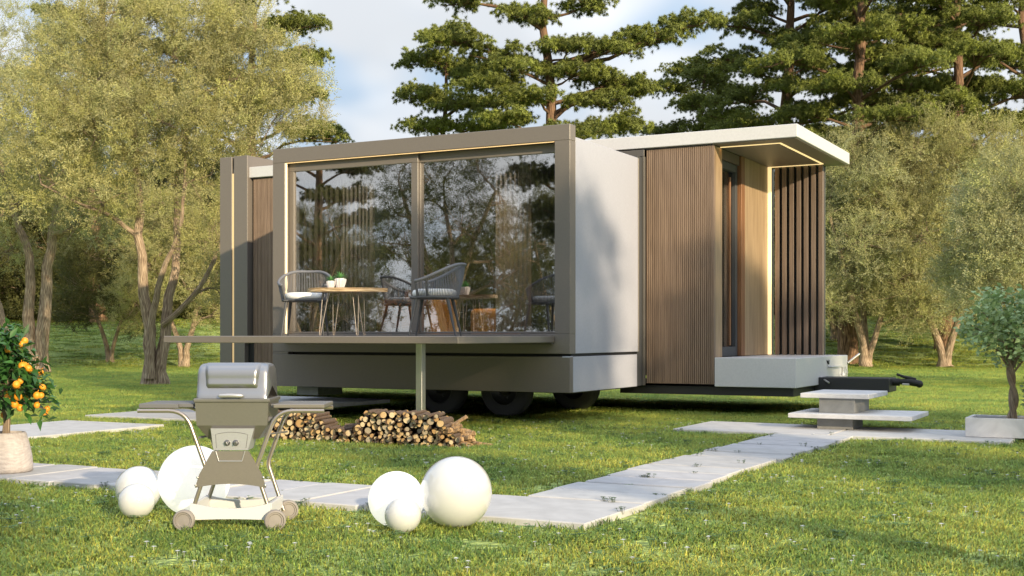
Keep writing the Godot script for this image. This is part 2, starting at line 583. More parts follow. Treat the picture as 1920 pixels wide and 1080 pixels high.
func paving() -> void:
	var tones := [M.slab_stone]
	for k in 3:
		var m: StandardMaterial3D = M.slab_stone.duplicate()
		var s: float = [0.90, 1.06, 0.97][k]
		m.albedo_color = lin(0.49 * s, 0.482 * s, 0.485 * s * [1.0, 0.99, 1.03][k])
		tones.append(m)
	var pick := func() -> Material: return tones[rng.randi() % 4]
	var p := Node3D.new()
	p.name = "path"; p.set_meta("kind", "structure"); add_child(p, true)
	slab(p, 2.43, 6.31, 3.46, 7.17, tones[0])
	var z: float = 6.28
	while z - 0.40 > 0.66:
		var jit := rng.randf_range(-0.03, 0.03)
		slab(p, 2.64 + jit, z - 0.395, 3.43 + jit, z, pick.call())
		z -= 0.432
	var x := 2.40
	while x > -2.6:
		var jit := rng.randf_range(-0.05, 0.05)
		slab(p, x - 0.40, 6.31 + jit, x, 7.15 + jit, pick.call())
		x -= 0.43
	var l := Node3D.new()
	l.name = "landing"; l.set_meta("kind", "structure"); add_child(l, true)
	slab(l, 1.52, -0.62, 3.18, 0.64, tones[0])
	slab(l, 3.20, -0.62, 4.90, 0.64, tones[2])
	var s := Node3D.new()
	s.name = "stepping_slabs"; s.set_meta("kind", "structure"); add_child(s, true)
	slab(s, -5.28, 2.70, -3.77, 4.85, tones[0])
	slab(s, -5.9, 0.32, -3.2, 1.86, tones[1])
	slab(s, -8.0, 3.1, -6.5, 4.9, tones[2])
	slab(s, -6.8, 5.2, -5.5, 6.6, tones[1])


# ------------------------------------------------------------------ the trailer home
func ribbed_board(w: float, y0: float, y1: float, z0: float, z1: float) -> ArrayMesh:   # a cladding board with three rounded ribs, its left edge at x = 0
	var pts := PackedVector2Array()
	var ribs := 3
	var pitch := w / ribs
	pts.append(Vector2(0, z0))
	for k in ribs:
		var a := k * pitch
		pts.append(Vector2(a + 0.001, z1 - 0.016))
		pts.append(Vector2(a + 0.0035, z1 - 0.016))
		pts.append(Vector2(a + 0.005, z1 - 0.002))
		pts.append(Vector2(a + 0.007, z1))
		pts.append(Vector2(a + pitch - 0.004, z1))
		pts.append(Vector2(a + pitch - 0.002, z1 - 0.002))
	pts.append(Vector2(w - 0.002, z0))
	var b := Mb.new()
	# outline in x,z pushed along y
	b.t = Transform3D(Basis(Vector3(1, 0, 0), Vector3(0, 0, 1), Vector3(0, -1, 0)), Vector3.ZERO)
	b.extrude(pts, -y1, -y0)
	return b.mesh()

func house() -> void:
	var at := Vector3(-2.6, 0, -2.6)
	var h := thing("trailer_home", "flat-roofed trailer home clad in brown metal and timber, with a glazed slide-out room", "mobile home", at)
	var o := -at
	var P := func(called: String, lo: Vector3, hi: Vector3, m: Material, bev := 0.004) -> MeshInstance3D:
		return part(h, called, box_mesh(lo, hi, bev), m, o)
	# --- the slide-out room
	var b := Mb.new()
	b.box(Vector3(-4.4, 3.34, -0.16), Vector3(0, 3.53, 0), 0.005)
	b.box(Vector3(-4.4, 0.82, -0.16), Vector3(0, 1.055, 0), 0.005)
	b.box(Vector3(-4.4, 1.055, -0.16), Vector3(-4.2, 3.34, -0.0005), 0.004)
	b.box(Vector3(-0.2, 1.055, -0.16), Vector3(0, 3.34, -0.0005), 0.004)
	part(h, "front_frame", b.mesh(), M.bronze, o)
	P.call("side_panel", Vector3(-0.10, 0.822, -2.13), Vector3(-0.004, 3.395, -0.165), M.white_panel)
	P.call("side_panel", Vector3(-4.396, 0.822, -2.13), Vector3(-4.30, 3.395, -0.165), M.white_panel)
	P.call("edge_trim", Vector3(-0.06, 0.822, -2.155), Vector3(0.004, 3.392, -2.132), M.bronze)
	P.call("room_roof", Vector3(-4.298, 3.36, -2.4), Vector3(-0.102, 3.392, -0.165), M.bronze_dark)
	P.call("room_floor", Vector3(-4.298, 0.83, -5.2), Vector3(-0.102, 1.02, -0.165), M.inside_floor)
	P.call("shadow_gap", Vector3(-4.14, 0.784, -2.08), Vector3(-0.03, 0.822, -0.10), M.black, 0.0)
	P.call("gap_end", Vector3(-4.40, 0.787, -2.08), Vector3(-4.145, 0.8205, -0.004), M.bronze)
	P.call("skirt", Vector3(-4.4, 0.36, -0.09), Vector3(-0.0005, 0.786, 0), M.bronze)
	P.call("skirt_side", Vector3(-0.09, 0.362, -2.09), Vector3(0.0, 0.786, -0.092), M.white_panel)
	P.call("skirt_lip", Vector3(-0.10, 0.775, -0.089), Vector3(-0.001, 0.792, 0.003), M.white_panel, 0.002)
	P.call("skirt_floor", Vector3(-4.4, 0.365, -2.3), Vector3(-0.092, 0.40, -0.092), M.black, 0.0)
	# --- windows: two sliding sashes, the right one behind
	for w in [[-4.195, -2.16, -0.085], [-2.25, -0.205, -0.135]]:
		var win := Node3D.new()
		win.name = "window" if not h.has_node("window") else "window_001"
		h.add_child(win, true)
		win.position = o
		var fb := Mb.new()
		var z0: float = w[2]
		var bw := 0.085
		fb.box(Vector3(w[0], 3.225, z0 - 0.045), Vector3(w[1], 3.335, z0), 0.004)
		fb.box(Vector3(w[0], 1.058, z0 - 0.045), Vector3(w[1], 1.085, z0), 0.004)
		fb.box(Vector3(w[0], 1.085, z0 - 0.045), Vector3(w[0] + (bw if w[0] < -3 else 0.10), 3.225, z0 - 0.0005), 0.004)
		fb.box(Vector3(w[1] - (bw + 0.015 if w[0] < -3 else 0.03), 1.085, z0 - 0.045), Vector3(w[1], 3.225, z0 - 0.0005), 0.004)
		part(win, "frame", fb.mesh(), M.bronze)
		var x0: float = w[0] + (bw if w[0] < -3 else 0.10)
		var x1: float = w[1] - (bw + 0.015 if w[0] < -3 else 0.03)
		part(win, "pane", box_mesh(Vector3(x0 - 0.01, 1.08, z0 - 0.028), Vector3(x1 + 0.01, 3.23, z0 - 0.026), 0.0), M.facade_glass)
	P.call("led_strip", Vector3(-4.1975, 1.06, -0.03), Vector3(-4.180, 3.335, -0.012), M.led, 0.0)
	P.call("led_strip", Vector3(-4.175, 3.328, -0.030), Vector3(-0.21, 3.338, -0.012), M.led_dim, 0.0)
	# --- fold-down terrace deck and its prop
	P.call("deck", Vector3(-4.2, 0.953, 0.006), Vector3(-0.2, 1.032, 2.26), M.bronze, 0.006)
	P.call("deck_hinge", Vector3(-4.19, 0.93, 0.004), Vector3(-0.21, 0.951, 0.05), M.bronze_dark)
	P.call("post_foot", Vector3(-1.18, 0.0, 1.46), Vector3(-1.02, 0.012, 1.62), M.bronze_dark, 0.002)
	P.call("prop_post", Vector3(-1.14, 0.0, 1.50), Vector3(-1.06, 0.952, 1.58), M.steel)
	# --- main body
	P.call("slide_surround", Vector3(-4.55, 0.42, -2.40), Vector3(-0.02, 3.52, -2.36), M.charcoal)
	b = Mb.new()
	b.box(Vector3(-4.6, 3.44, -2.36), Vector3(0.0, 3.53, -2.335), 0.004)
	b.box(Vector3(-0.031, 0.366, -2.398), Vector3(0.0, 3.44, -2.337), 0.004)
	part(h, "surround_trim", b.mesh(), M.bronze_dark, o)
	P.call("slide_seal", Vector3(-0.13, 0.366, -2.398), Vector3(-0.032, 3.43, -2.16), M.charcoal, 0.0)
	# timber walls, board by board
	var wall := Node3D.new()
	wall.name = "timber_wall"; h.add_child(wall, true); wall.position = o
	var boards := []
	for k in 2: boards.append(ribbed_board(0.0845, 0.395, 3.535, -2.46, -2.40))
	for k in 11: part(wall, "board", boards[0], [M.wood, M.wood_mid, M.wood][k % 3], Vector3(0.004 + 0.0850 * k, 0, 0))
	part(wall, "end_panel", box_mesh(Vector3(0.01, 0.40, -2.74), Vector3(0.955, 3.53, -2.462), 0.003), M.wood_panel)
	part(wall, "corner_edge", box_mesh(Vector3(0.9385, 0.395, -2.461), Vector3(0.957, 3.535, -2.399), 0.002), M.wood)
	var wall2 := Node3D.new()
	wall2.name = "timber_wall_001"; h.add_child(wall2, true); wall2.position = o
	for k in 20: part(wall2, "board", boards[1], [M.wood, M.wood_mid, M.wood][k % 3], Vector3(-6.72 + 0.0850 * k, 0, 0))
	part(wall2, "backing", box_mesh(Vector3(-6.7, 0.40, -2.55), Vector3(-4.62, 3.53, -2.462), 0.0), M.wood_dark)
	# shell behind
	P.call("back_wall", Vector3(-7.2, 0.40, -5.26), Vector3(0.94, 3.53, -5.16), M.bronze)
	P.call("inner_wall", Vector3(-4.6, 1.0, -5.15), Vector3(0.80, 3.45, -5.10), M.inside_wall)
	P.call("side_partition", Vector3(-4.7, 1.0, -5.1), Vector3(-4.62, 3.5, -2.56), M.inside_wall)
	P.call("side_partition", Vector3(0.72, 0.78, -5.1), Vector3(0.78, 3.5, -2.75), M.inside_wall)
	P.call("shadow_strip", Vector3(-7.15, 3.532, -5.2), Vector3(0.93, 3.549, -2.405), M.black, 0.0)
	P.call("roof", Vector3(-7.2, 3.552, -5.26), Vector3(2.07, 3.72, -2.35), M.roof_white, 0.006)
	P.call("soffit", Vector3(0.94, 3.540, -5.22), Vector3(2.04, 3.5515, -2.38), M.soffit, 0.0)
	# --- end wall that stands up past the roof, split by a light groove
	var ez := -2.3
	P.call("end_wall", Vector3(-7.32, 0.40, -5.3), Vector3(-7.075, 3.90, ez), M.bronze)
	P.call("end_wall", Vector3(-7.03, 0.93, -5.3), Vector3(-6.755, 3.905, ez), M.bronze)
	P.call("end_wall_foot", Vector3(-7.03, 0.40, -5.3), Vector3(-6.81, 0.928, ez - 0.001), M.bronze)
	P.call("groove_back", Vector3(-7.075, 0.40, -5.3), Vector3(-7.03, 3.89, ez - 0.06), M.bronze_dark, 0.0)
	P.call("led_strip", Vector3(-7.074, 0.42, ez - 0.06), Vector3(-7.031, 3.63, ez - 0.015), M.led_dim, 0.0)
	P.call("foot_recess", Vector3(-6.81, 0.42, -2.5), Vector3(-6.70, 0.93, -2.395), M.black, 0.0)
	# --- porch
	P.call("porch_platform", Vector3(0.962, 0.366, -5.27), Vector3(2.04, 0.747, -2.40), M.roof_white, 0.006)
	var door := Node3D.new()
	door.name = "door"; h.add_child(door, true); door.position = o
	b = Mb.new()
	b.box(Vector3(0.80, 0.75, -2.83), Vector3(0.90, 3.40, -2.742), 0.003)
	b.box(Vector3(0.80, 0.75, -3.58), Vector3(0.90, 3.40, -3.50), 0.003)
	b.box(Vector3(0.80, 3.30, -3.50), Vector3(0.90, 3.40, -2.83), 0.003)
	b.box(Vector3(0.80, 0.75, -3.50), Vector3(0.90, 0.88, -2.83), 0.003)
	part(door, "frame", b.mesh(), M.charcoal)
	part(door, "pane", box_mesh(Vector3(0.845, 0.875, -3.505), Vector3(0.849, 3.305, -2.825), 0.0), M.door_glass)
	part(door, "handle", box_mesh(Vector3(0.905, 0.90, -3.20), Vector3(0.93, 3.20, -3.165), 0.004), M.wood_orange)
	P.call("door_jamb", Vector3(0.80, 0.75, -3.745), Vector3(0.957, 3.538, -3.583), M.wood_orange)
	P.call("door_head", Vector3(0.80, 3.402, -3.58), Vector3(0.93, 3.538, -2.742), M.wood_dark)
	P.call("porch_wall", Vector3(0.80, 0.75, -4.885), Vector3(0.955, 3.538, -3.748), M.wood_panel)
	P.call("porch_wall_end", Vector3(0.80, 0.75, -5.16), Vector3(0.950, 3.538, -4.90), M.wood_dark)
	P.call("led_strip", Vector3(0.957, 0.752, -4.91), Vector3(1.003, 3.536, -4.865), M.led, 0.0)
	for q in [[Vector3(0.955, 0, -2.685), Vector3(1.775, 0, -2.655)], [Vector3(1.745, 0, -4.915), Vector3(1.775, 0, -2.687)], [Vector3(1.005, 0, -4.93), Vector3(1.743, 0, -4.90)]]:
		P.call("led_strip", q[0] + Vector3(0, 3.532, 0), q[1] + Vector3(0, 3.5395, 0), M.led, 0.0)
	for k in 7:
		P.call("screen_slat", Vector3(1.045 + 0.108 * k, 0.75, -5.03), Vector3(1.108 + 0.108 * k, 3.538, -4.935), M.fin, 0.003)
	P.call("gap_shade_sheet", Vector3(1.02, 0.75, -5.11), Vector3(1.755, 3.53, -5.07), M.teal_dark, 0.003)  # added sheet: its dark colour stands in for the dim gaps between slats
	# the light of the strips
	for q in [[Vector3(1.012, 2.14, -4.888), Vector2(0.04, 2.7), Vector3(0, PI / 2 * -1.0, 0), 0.05], [Vector3(1.365, 3.526, -2.67), Vector2(0.8, 0.03), Vector3(-PI / 2, 0, 0), 0.03], [Vector3(1.76, 3.526, -3.8), Vector2(0.03, 2.2), Vector3(-PI / 2, 0, 0), 0.05]]:
		var lamp := AreaLight3D.new()
		lamp.name = "strip_light"
		lamp.light_color = Color(1, 0.72, 0.42)
		lamp.light_energy = q[3]
		lamp.area_size = q[1]
		lamp.area_range = 8
		lamp.area_attenuation = 2
		lamp.shadow_enabled = true
		h.add_child(lamp, true)
		lamp.position = q[0] + o
		lamp.rotation = q[2]
	# --- chassis, wheels, drawbar
	P.call("chassis", Vector3(-6.8, 0.315, -5.05), Vector3(-0.42, 0.364, -2.50), M.chassis)
	P.call("chassis", Vector3(-0.419, 0.25, -5.05), Vector3(1.98, 0.3645, -2.50), M.chassis)
	P.call("chassis", Vector3(-4.2, 0.325, -2.49), Vector3(-0.25, 0.363, -0.60), M.chassis)
	for w in [[-2.22, -0.80], [-1.26, -0.80], [-2.1, -2.50], [-1.08, -2.50]]:
		var wh := Node3D.new()
		wh.name = "wheel" if not h.has_node("wheel") else "wheel_00%d" % h.get_children().filter(func(c): return String(c.name).begins_with("wheel")).size()
		h.add_child(wh, true)
		wh.position = o + Vector3(w[0], 0.345, w[1])
		wh.rotation.x = PI / 2
		b = Mb.new()
		b.lathe([Vector2(0.20, -0.10), Vector2(0.30, -0.105), Vector2(0.335, -0.095), Vector2(0.352, -0.06), Vector2(0.355, 0.0), Vector2(0.352, 0.06), Vector2(0.335, 0.095), Vector2(0.30, 0.105), Vector2(0.20, 0.10)], 36)
		part(wh, "tyre", b.mesh(), M.rubber)
		b = Mb.new()
		b.lathe([Vector2(0.202, 0.05), Vector2(0.21, 0.095), Vector2(0.19, 0.10), Vector2(0.165, 0.06), Vector2(0.08, 0.045), Vector2(0.07, 0.085), Vector2(0.04, 0.10), Vector2(0.0, 0.10)], 30)
		for k in 5:
			var a := TAU * k / 5
			b.lathe_at(Vector3(cos(a) * 0.105, 0.05, sin(a) * 0.105))
		part(wh, "rim", b.mesh(), M.rim_metal)
	P.call("drawbar", Vector3(1.90, 0.285, -4.05), Vector3(2.97, 0.47, -3.55), M.chassis, 0.01)
	b = Mb.new()
	b.tube([Vector3(2.97, 0.415, -3.8), Vector3(3.06, 0.415, -3.8)], [0.05], 12)
	b.tube([Vector3(3.06, 0.42, -3.8), Vector3(3.20, 0.42, -3.8), Vector3(3.30, 0.40, -3.8)], [0.035, 0.05, 0.045], 12)
	b.tube([Vector3(3.27, 0.46, -3.8), Vector3(3.12, 0.485, -3.8), Vector3(3.02, 0.52, -3.8)], [0.014, 0.02, 0.015], 8)
	b.ball(Vector3(3.31, 0.395, -3.8), Vector3(0.05, 0.05, 0.05))
	part(h, "hitch_coupling", b.mesh(), M.black, o)
	part(h, "hitch_clamp", box_mesh(Vector3(3.10, 0.375, -3.86), Vector3(3.19, 0.40, -3.74), 0.004), M.steel, o)
	b = Mb.new()
	b.tube([Vector3(2.045, 0.60, -4.06), Vector3(2.09, 0.60, -4.06), Vector3(2.10, 0.595, -4.60), Vector3(2.10, 0.58, -4.68), Vector3(2.10, 0.47, -4.70)], [0.013], 8)
	b.lathe_part(Vector3(2.10, 0.47, -4.70), [Vector2(0.03, -0.01), Vector2(0.028, 0.02), Vector2(0.014, 0.05)])
	part(h, "gas_pipe", b.mesh(), M.grill_white, o)
	b = Mb.new()
	b.tube([Vector3(2.06, 0.585, -5.06), Vector3(2.08, 0.50, -5.08), Vector3(2.06, 0.44, -5.10)], [0.010], 8)
	part(h, "gas_pipe", b.mesh(), M.grill_white, o)
	b = Mb.new()
	b.tube([Vector3(2.05, 0.63, -5.24), Vector3(2.20, 0.765, -5.34)], [0.018], 8)
	part(h, "support_strut", b.mesh(), M.steel, o)
	b = Mb.new()
	b.tube([Vector3(2.05, 0.47, -3.62), Vector3(2.20, 0.40, -3.48)], [0.015, 0.012], 8)
	part(h, "support_strut", b.mesh(), M.steel, o)
	b = Mb.new()
	b.tube([Vector3(2.041, 0.69, -4.0), Vector3(2.055, 0.64, -4.06)], [0.010], 6)
	b.tube([Vector3(2.041, 0.69, -4.12), Vector3(2.055, 0.64, -4.06)], [0.010], 6)
	part(h, "pipe_hook", b.mesh(), M.black, o)

func step_block(called: String, label: String, at: Vector3, lower: Array, upper: Array, pier: Array) -> void:
	var s := thing(called, label, "steps", at)
	for q in [lower, upper]: part(s, "tread", box_mesh(q[0] - at, q[1] - at, 0.005), M.concrete)
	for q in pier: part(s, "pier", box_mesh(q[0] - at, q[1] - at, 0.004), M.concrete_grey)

func stairs() -> void:
	step_block("steps", "concrete steps with two cantilevered treads below the porch on the right", Vector3(3.05, 0.036, -0.4),
		[Vector3(2.60, 0.155, -1.02), Vector3(3.885, 0.203, 0.02)], [Vector3(2.68, 0.362, -1.20), Vector3(3.41, 0.412, -0.18)],
		[[Vector3(2.875, 0.037, -0.62), Vector3(3.255, 0.154, -0.13)], [Vector3(2.875, 0.204, -0.95), Vector3(3.255, 0.361, -0.22)]])
	step_block("steps", "concrete steps half hidden under the left end of the trailer behind the grill", Vector3(-4.5, 0, -0.2),
		[Vector3(-5.3, 0.12, -0.95), Vector3(-3.15, 0.17, 0.42)], [Vector3(-5.5, 0.30, -2.0), Vector3(-3.97, 0.345, -1.17)],
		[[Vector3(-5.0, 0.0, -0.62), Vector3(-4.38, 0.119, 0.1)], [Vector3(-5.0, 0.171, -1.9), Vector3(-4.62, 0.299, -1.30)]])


# ------------------------------------------------------------------ behind the glass
func drape(x0: float, x1: float, z: float, folds: int, amp: float) -> ArrayMesh:
	var b := Mb.new()
	var k := folds * 10
	for i in k + 1:
		var u := float(i) / k
		var ph := u * folds * TAU + 0.7 * sin(u * 9.0)
		var p := Vector3(lerpf(x0, x1, u), 0, z + amp * sin(ph))
		var nn := Vector3(-amp * cos(ph) * folds * TAU / (x1 - x0), 0, 1).normalized()
		b.vert(p + Vector3(0, 1.06, 0), nn); b.vert(p + Vector3(0, 3.30, 0), nn)
	for i in k:
		var q := 2 * i
		b.tri_i(q, q + 2, q + 1); b.tri_i(q + 1, q + 2, q + 3)
	return b.mesh()

func interior() -> void:
	lone("curtain", "sheer grey curtain gathered beside the left window inside the trailer", "curtain", drape(-3.55, -3.05, -0.42, 8, 0.03), M.curtain)
	lone("curtain", "dark curtain in folds at the far left edge of the left window", "curtain", drape(-4.18, -3.57, -0.40, 7, 0.035), M.curtain_dark)
	lone("curtain", "sheer grey curtain hanging inside the right window near its middle", "curtain", drape(-1.22, -0.72, -0.42, 8, 0.03), M.curtain)
	lone("curtain", "dark curtain in folds at the far right edge of the right window", "curtain", drape(-0.70, -0.20, -0.40, 7, 0.035), M.curtain_dark)
	var b := Mb.new()
	b.lathe([Vector2(0.0, 0.0), Vector2(0.30, 0.0), Vector2(0.33, 0.03), Vector2(0.335, 0.30), Vector2(0.32, 0.345), Vector2(0.28, 0.365), Vector2(0.0, 0.37)], 32)
	lone("pouffe", "round tan leather pouffe on the floor behind the right window", "pouffe", b.mesh(), M.leather, Vector3(-1.62, 1.021, -1.15))
	var dl := thing("ceiling_downlight", "small lit downlight in the ceiling behind the top of the right window", "lamp", Vector3(-1.30, 3.30, -0.95))
	b = Mb.new()
	b.lathe([Vector2(0.05, 0.0), Vector2(0.055, 0.02), Vector2(0.055, 0.055)], 20)
	part(dl, "rim", b.mesh(), M.steel)
	b = Mb.new()
	b.lathe([Vector2(0.0, 0.006), Vector2(0.049, 0.006)], 20)
	part(dl, "lamp_lens", b.mesh(), M.led)
	var sl := SpotLight3D.new()
	sl.name = "downlight_beam"
	sl.light_color = Color(1, 0.80, 0.55)
	sl.light_energy = 3.0
	sl.light_size = 0.04
	sl.spot_angle = 55
	sl.spot_range = 8
	sl.spot_attenuation = 2
	sl.shadow_enabled = true
	dl.add_child(sl)
	sl.position = Vector3(0, -0.01, 0)
	sl.rotation.x = -PI / 2
	var c := thing("armchair", "brown leather armchair behind the mullion inside the trailer", "armchair", Vector3(-2.95, 1.021, -1.3))
	part(c, "seat", box_mesh(Vector3(-0.32, 0.08, -0.3), Vector3(0.32, 0.38, 0.32), 0.05), M.leather_brown)
	part(c, "backrest", box_mesh(Vector3(-0.34, 0.36, -0.36), Vector3(0.34, 0.66, -0.18), 0.05), M.leather_brown)
	part(c, "armrest", box_mesh(Vector3(0.33, 0.0, -0.34), Vector3(0.46, 0.52, 0.32), 0.04), M.leather)
	part(c, "armrest", box_mesh(Vector3(-0.46, 0.0, -0.34), Vector3(-0.33, 0.52, 0.32), 0.04), M.leather)
	var d := thing("dining_table", "dark wooden table inside the trailer behind the right window", "table", Vector3(-1.3, 1.021, -2.6))
	part(d, "table_top", box_mesh(Vector3(-0.7, 0.66, -0.4), Vector3(0.7, 0.70, 0.4), 0.01), M.wood_dark)
	for s in [[-1, -1], [1, -1], [-1, 1], [1, 1]]:
		part(d, "leg", box_mesh(Vector3(0.62 * s[0] - 0.03, 0, 0.33 * s[1] - 0.03), Vector3(0.62 * s[0] + 0.03, 0.659, 0.33 * s[1] + 0.03)), M.wood_dark)
	var p := thing("house_plant", "small leafy plant in a dark pot behind the left window", "plant", Vector3(-2.72, 1.021, -0.55))
	part(p, "pot", box_mesh(Vector3(-0.085, 0, -0.085), Vector3(0.085, 0.11, 0.085), 0.008), M.charcoal)
	b = Mb.new()
	b.tube([Vector3(0, 0.1, 0), Vector3(0.01, 0.25, 0), Vector3(-0.005, 0.38, 0.01)], [0.012, 0.009, 0.005], 6)
	part(p, "stem", b.mesh(), M.bark_log)
	b = Mb.new()
	var r := RandomNumberGenerator.new()
	r.seed = 12
	for k in 90:
		var q := Vector3(r.randfn() * 0.07, 0.40 + r.randfn() * 0.06, r.randfn() * 0.06)
		var dd := Vector3(r.randfn(), r.randfn() * 0.6, r.randfn()).normalized()
		b.leaf(q, dd, dd.cross(Vector3(r.randfn(), 1, r.randfn())).normalized(), 0.07, 0.032)
	part(p, "foliage", b.mesh(), M.dark_leaf)


# ------------------------------------------------------------------ terrace furniture
func make_chair(label: String, at: Vector3, face_dir: Vector3) -> void:
	var c := thing("rope_chair", label, "chair", at, atan2(face_dir.x, face_dir.z), "rope chairs on the terrace")
	var b := Mb.new()
	for s in [[-1, 1], [1, 1], [-1, -1], [1, -1]]:
		b = Mb.new()
		var bz := 0.25 if s[1] > 0 else -0.27
		b.tube([Vector3(0.25 * s[0], 0, bz), Vector3(0.20 * s[0], 0.44, 0.17 * s[1])], [0.011, 0.021], 8)
		part(c, "leg", b.mesh(), M.charcoal)
	var ring_lo := func(a: float) -> Vector3: return Vector3(0.27 * sin(a), 0.43, -0.265 * cos(a))
	var ring_hi := func(a: float) -> Vector3:
		var k := absf(a) / 2.25
		return Vector3((0.315 + 0.005 * k) * sin(a), 0.80 - 0.19 * smoothstep(0.15, 1.0, k), -(0.345 - 0.045 * k) * cos(a))
	b = Mb.new()
	var pts := []
	for k in 41: pts.append(ring_lo.call(TAU * k / 40))
	b.tube(pts, [0.016], 8, false)
	b.box(Vector3(-0.23, 0.415, -0.22), Vector3(0.23, 0.435, 0.22), 0.008)
	part(c, "seat_frame", b.mesh(), M.charcoal)
	pts = []
	for k in 37: pts.append(ring_hi.call(lerpf(-2.2, 2.2, k / 36.0)))
	b = Mb.new()
	b.tube(pts, [0.017], 8)
	part(c, "arm_rail", b.mesh(), M.rope)
	for s in [-1, 1]:
		b = Mb.new()
		for aa in [1.72, 2.2]:
			b.tube([ring_lo.call(aa * s), ring_hi.call(aa * s)], [0.013], 6)
		part(c, "arm_post", b.mesh(), M.charcoal)
	b = Mb.new()
	for k in 66:
		var a := lerpf(-2.17, 2.17, k / 65.0)
		b.tube([ring_lo.call(a), (ring_lo.call(a) + ring_hi.call(a)) / 2 + Vector3(sin(a), 0, -cos(a)) * 0.012, ring_hi.call(a)], [0.0038], 5, false)
	var w := part(c, "rope_weave", b.mesh(), M.rope)
	w.set_meta("kind", "stuff")
	b = Mb.new()
	b.lathe([Vector2(0.0, 0.437), Vector2(0.22, 0.437), Vector2(0.245, 0.455), Vector2(0.25, 0.48), Vector2(0.24, 0.51), Vector2(0.20, 0.525), Vector2(0.0, 0.53)], 32)
	part(c, "cushion", b.mesh(), M.cushion)

func succulent(label: String, at: Vector3, s: float, sd: int) -> void:
	var p := thing("succulent_pot", label, "potted plant", at, 0.0, "succulents on the terrace table")
	var b := Mb.new()
	var prof := []
	for q in [[0.0, 0.0], [0.020, 0.0], [0.024, 0.004], [0.038, 0.05], [0.040, 0.066], [0.038, 0.074], [0.034, 0.074], [0.032, 0.062], [0.0, 0.062]]: prof.append(Vector2(q[0], q[1]) * s)
	b.lathe(prof, 24)
	for k in 12:   # raised flutes
		var a := TAU * k / 12
		b.tube([Vector3(cos(a) * 0.025, 0.005, sin(a) * 0.025) * s, Vector3(cos(a) * 0.039, 0.052, sin(a) * 0.039) * s, Vector3(cos(a) * 0.041, 0.068, sin(a) * 0.041) * s], [0.005 * s], 6)
	part(p, "pot", b.mesh(), M.pot_white)
	b = Mb.new()
	var r := RandomNumberGenerator.new()
	r.seed = sd
	for k in 34:
		var a := 2.4 * k
		var el := lerpf(0.25, 1.45, float(k) / 34)
		var d := Vector3(cos(a) * cos(el), sin(el), sin(a) * cos(el))
		b.col = Color(1, 1, 1) * r.randf_range(0.75, 1.25)
		b.leaf(Vector3(0, 0.062 * s, 0) + d * 0.006, d, d.cross(Vector3.UP).normalized(), s * r.randf_range(0.055, 0.075), s * 0.017, 0.1)
	part(p, "leaves", b.mesh(), M.succulent)

func terrace() -> void:
	make_chair("grey rope chair with a white cushion left of the wooden table on the terrace", Vector3(-3.09, 1.032, 1.01), Vector3(0.5, 0, 0.87))
	make_chair("grey rope chair seen from the side right of the wooden table", Vector3(-1.06, 1.032, 1.31), Vector3(-0.90, 0, 0.38))
	var t := thing("coffee_table", "low table with a wavy live-edge wooden top on thin hairpin legs", "table", Vector3(-2.28, 1.032, 1.32), 0.35)
	var out := PackedVector2Array()
	for k in 40:
		var a := TAU * k / 40
		var r := 1.0 + 0.06 * sin(3 * a + 1) + 0.035 * sin(7 * a) + 0.02 * sin(12 * a + 2)
		out.append(Vector2(0.47 * cos(a) * r, 0.27 * sin(a) * r))
	var b := Mb.new()
	b.t = Transform3D(Basis(Vector3(1, 0, 0), Vector3(0, 0, -1), Vector3(0, 1, 0)), Vector3.ZERO)
	b.extrude(out, 0.512, 0.556, true)
	part(t, "table_top", b.mesh(), M.table_wood)
	for q in [[-0.27, 0.10], [-0.17, -0.13], [0.17, 0.08], [0.20, -0.12]]:
		b = Mb.new()
		var x: float = q[0]
		var z: float = q[1]
		b.tube([Vector3(x * 0.8 - 0.03, 0.512, z * 0.6), Vector3(x - 0.008, 0.012, z), Vector3(x, 0.004, z), Vector3(x + 0.008, 0.012, z), Vector3(x * 0.8 + 0.045, 0.512, z * 0.75)], [0.0065], 6)
		part(t, "hairpin_leg", b.mesh(), M.hairpin)
	succulent("smaller succulent in a white fluted pot, left one on the terrace table", Vector3(-2.45, 1.588, 1.36), 1.2, 3)
	succulent("bigger spiky succulent in a white fluted pot, right one on the terrace table", Vector3(-2.36, 1.588, 1.30), 1.6, 4)


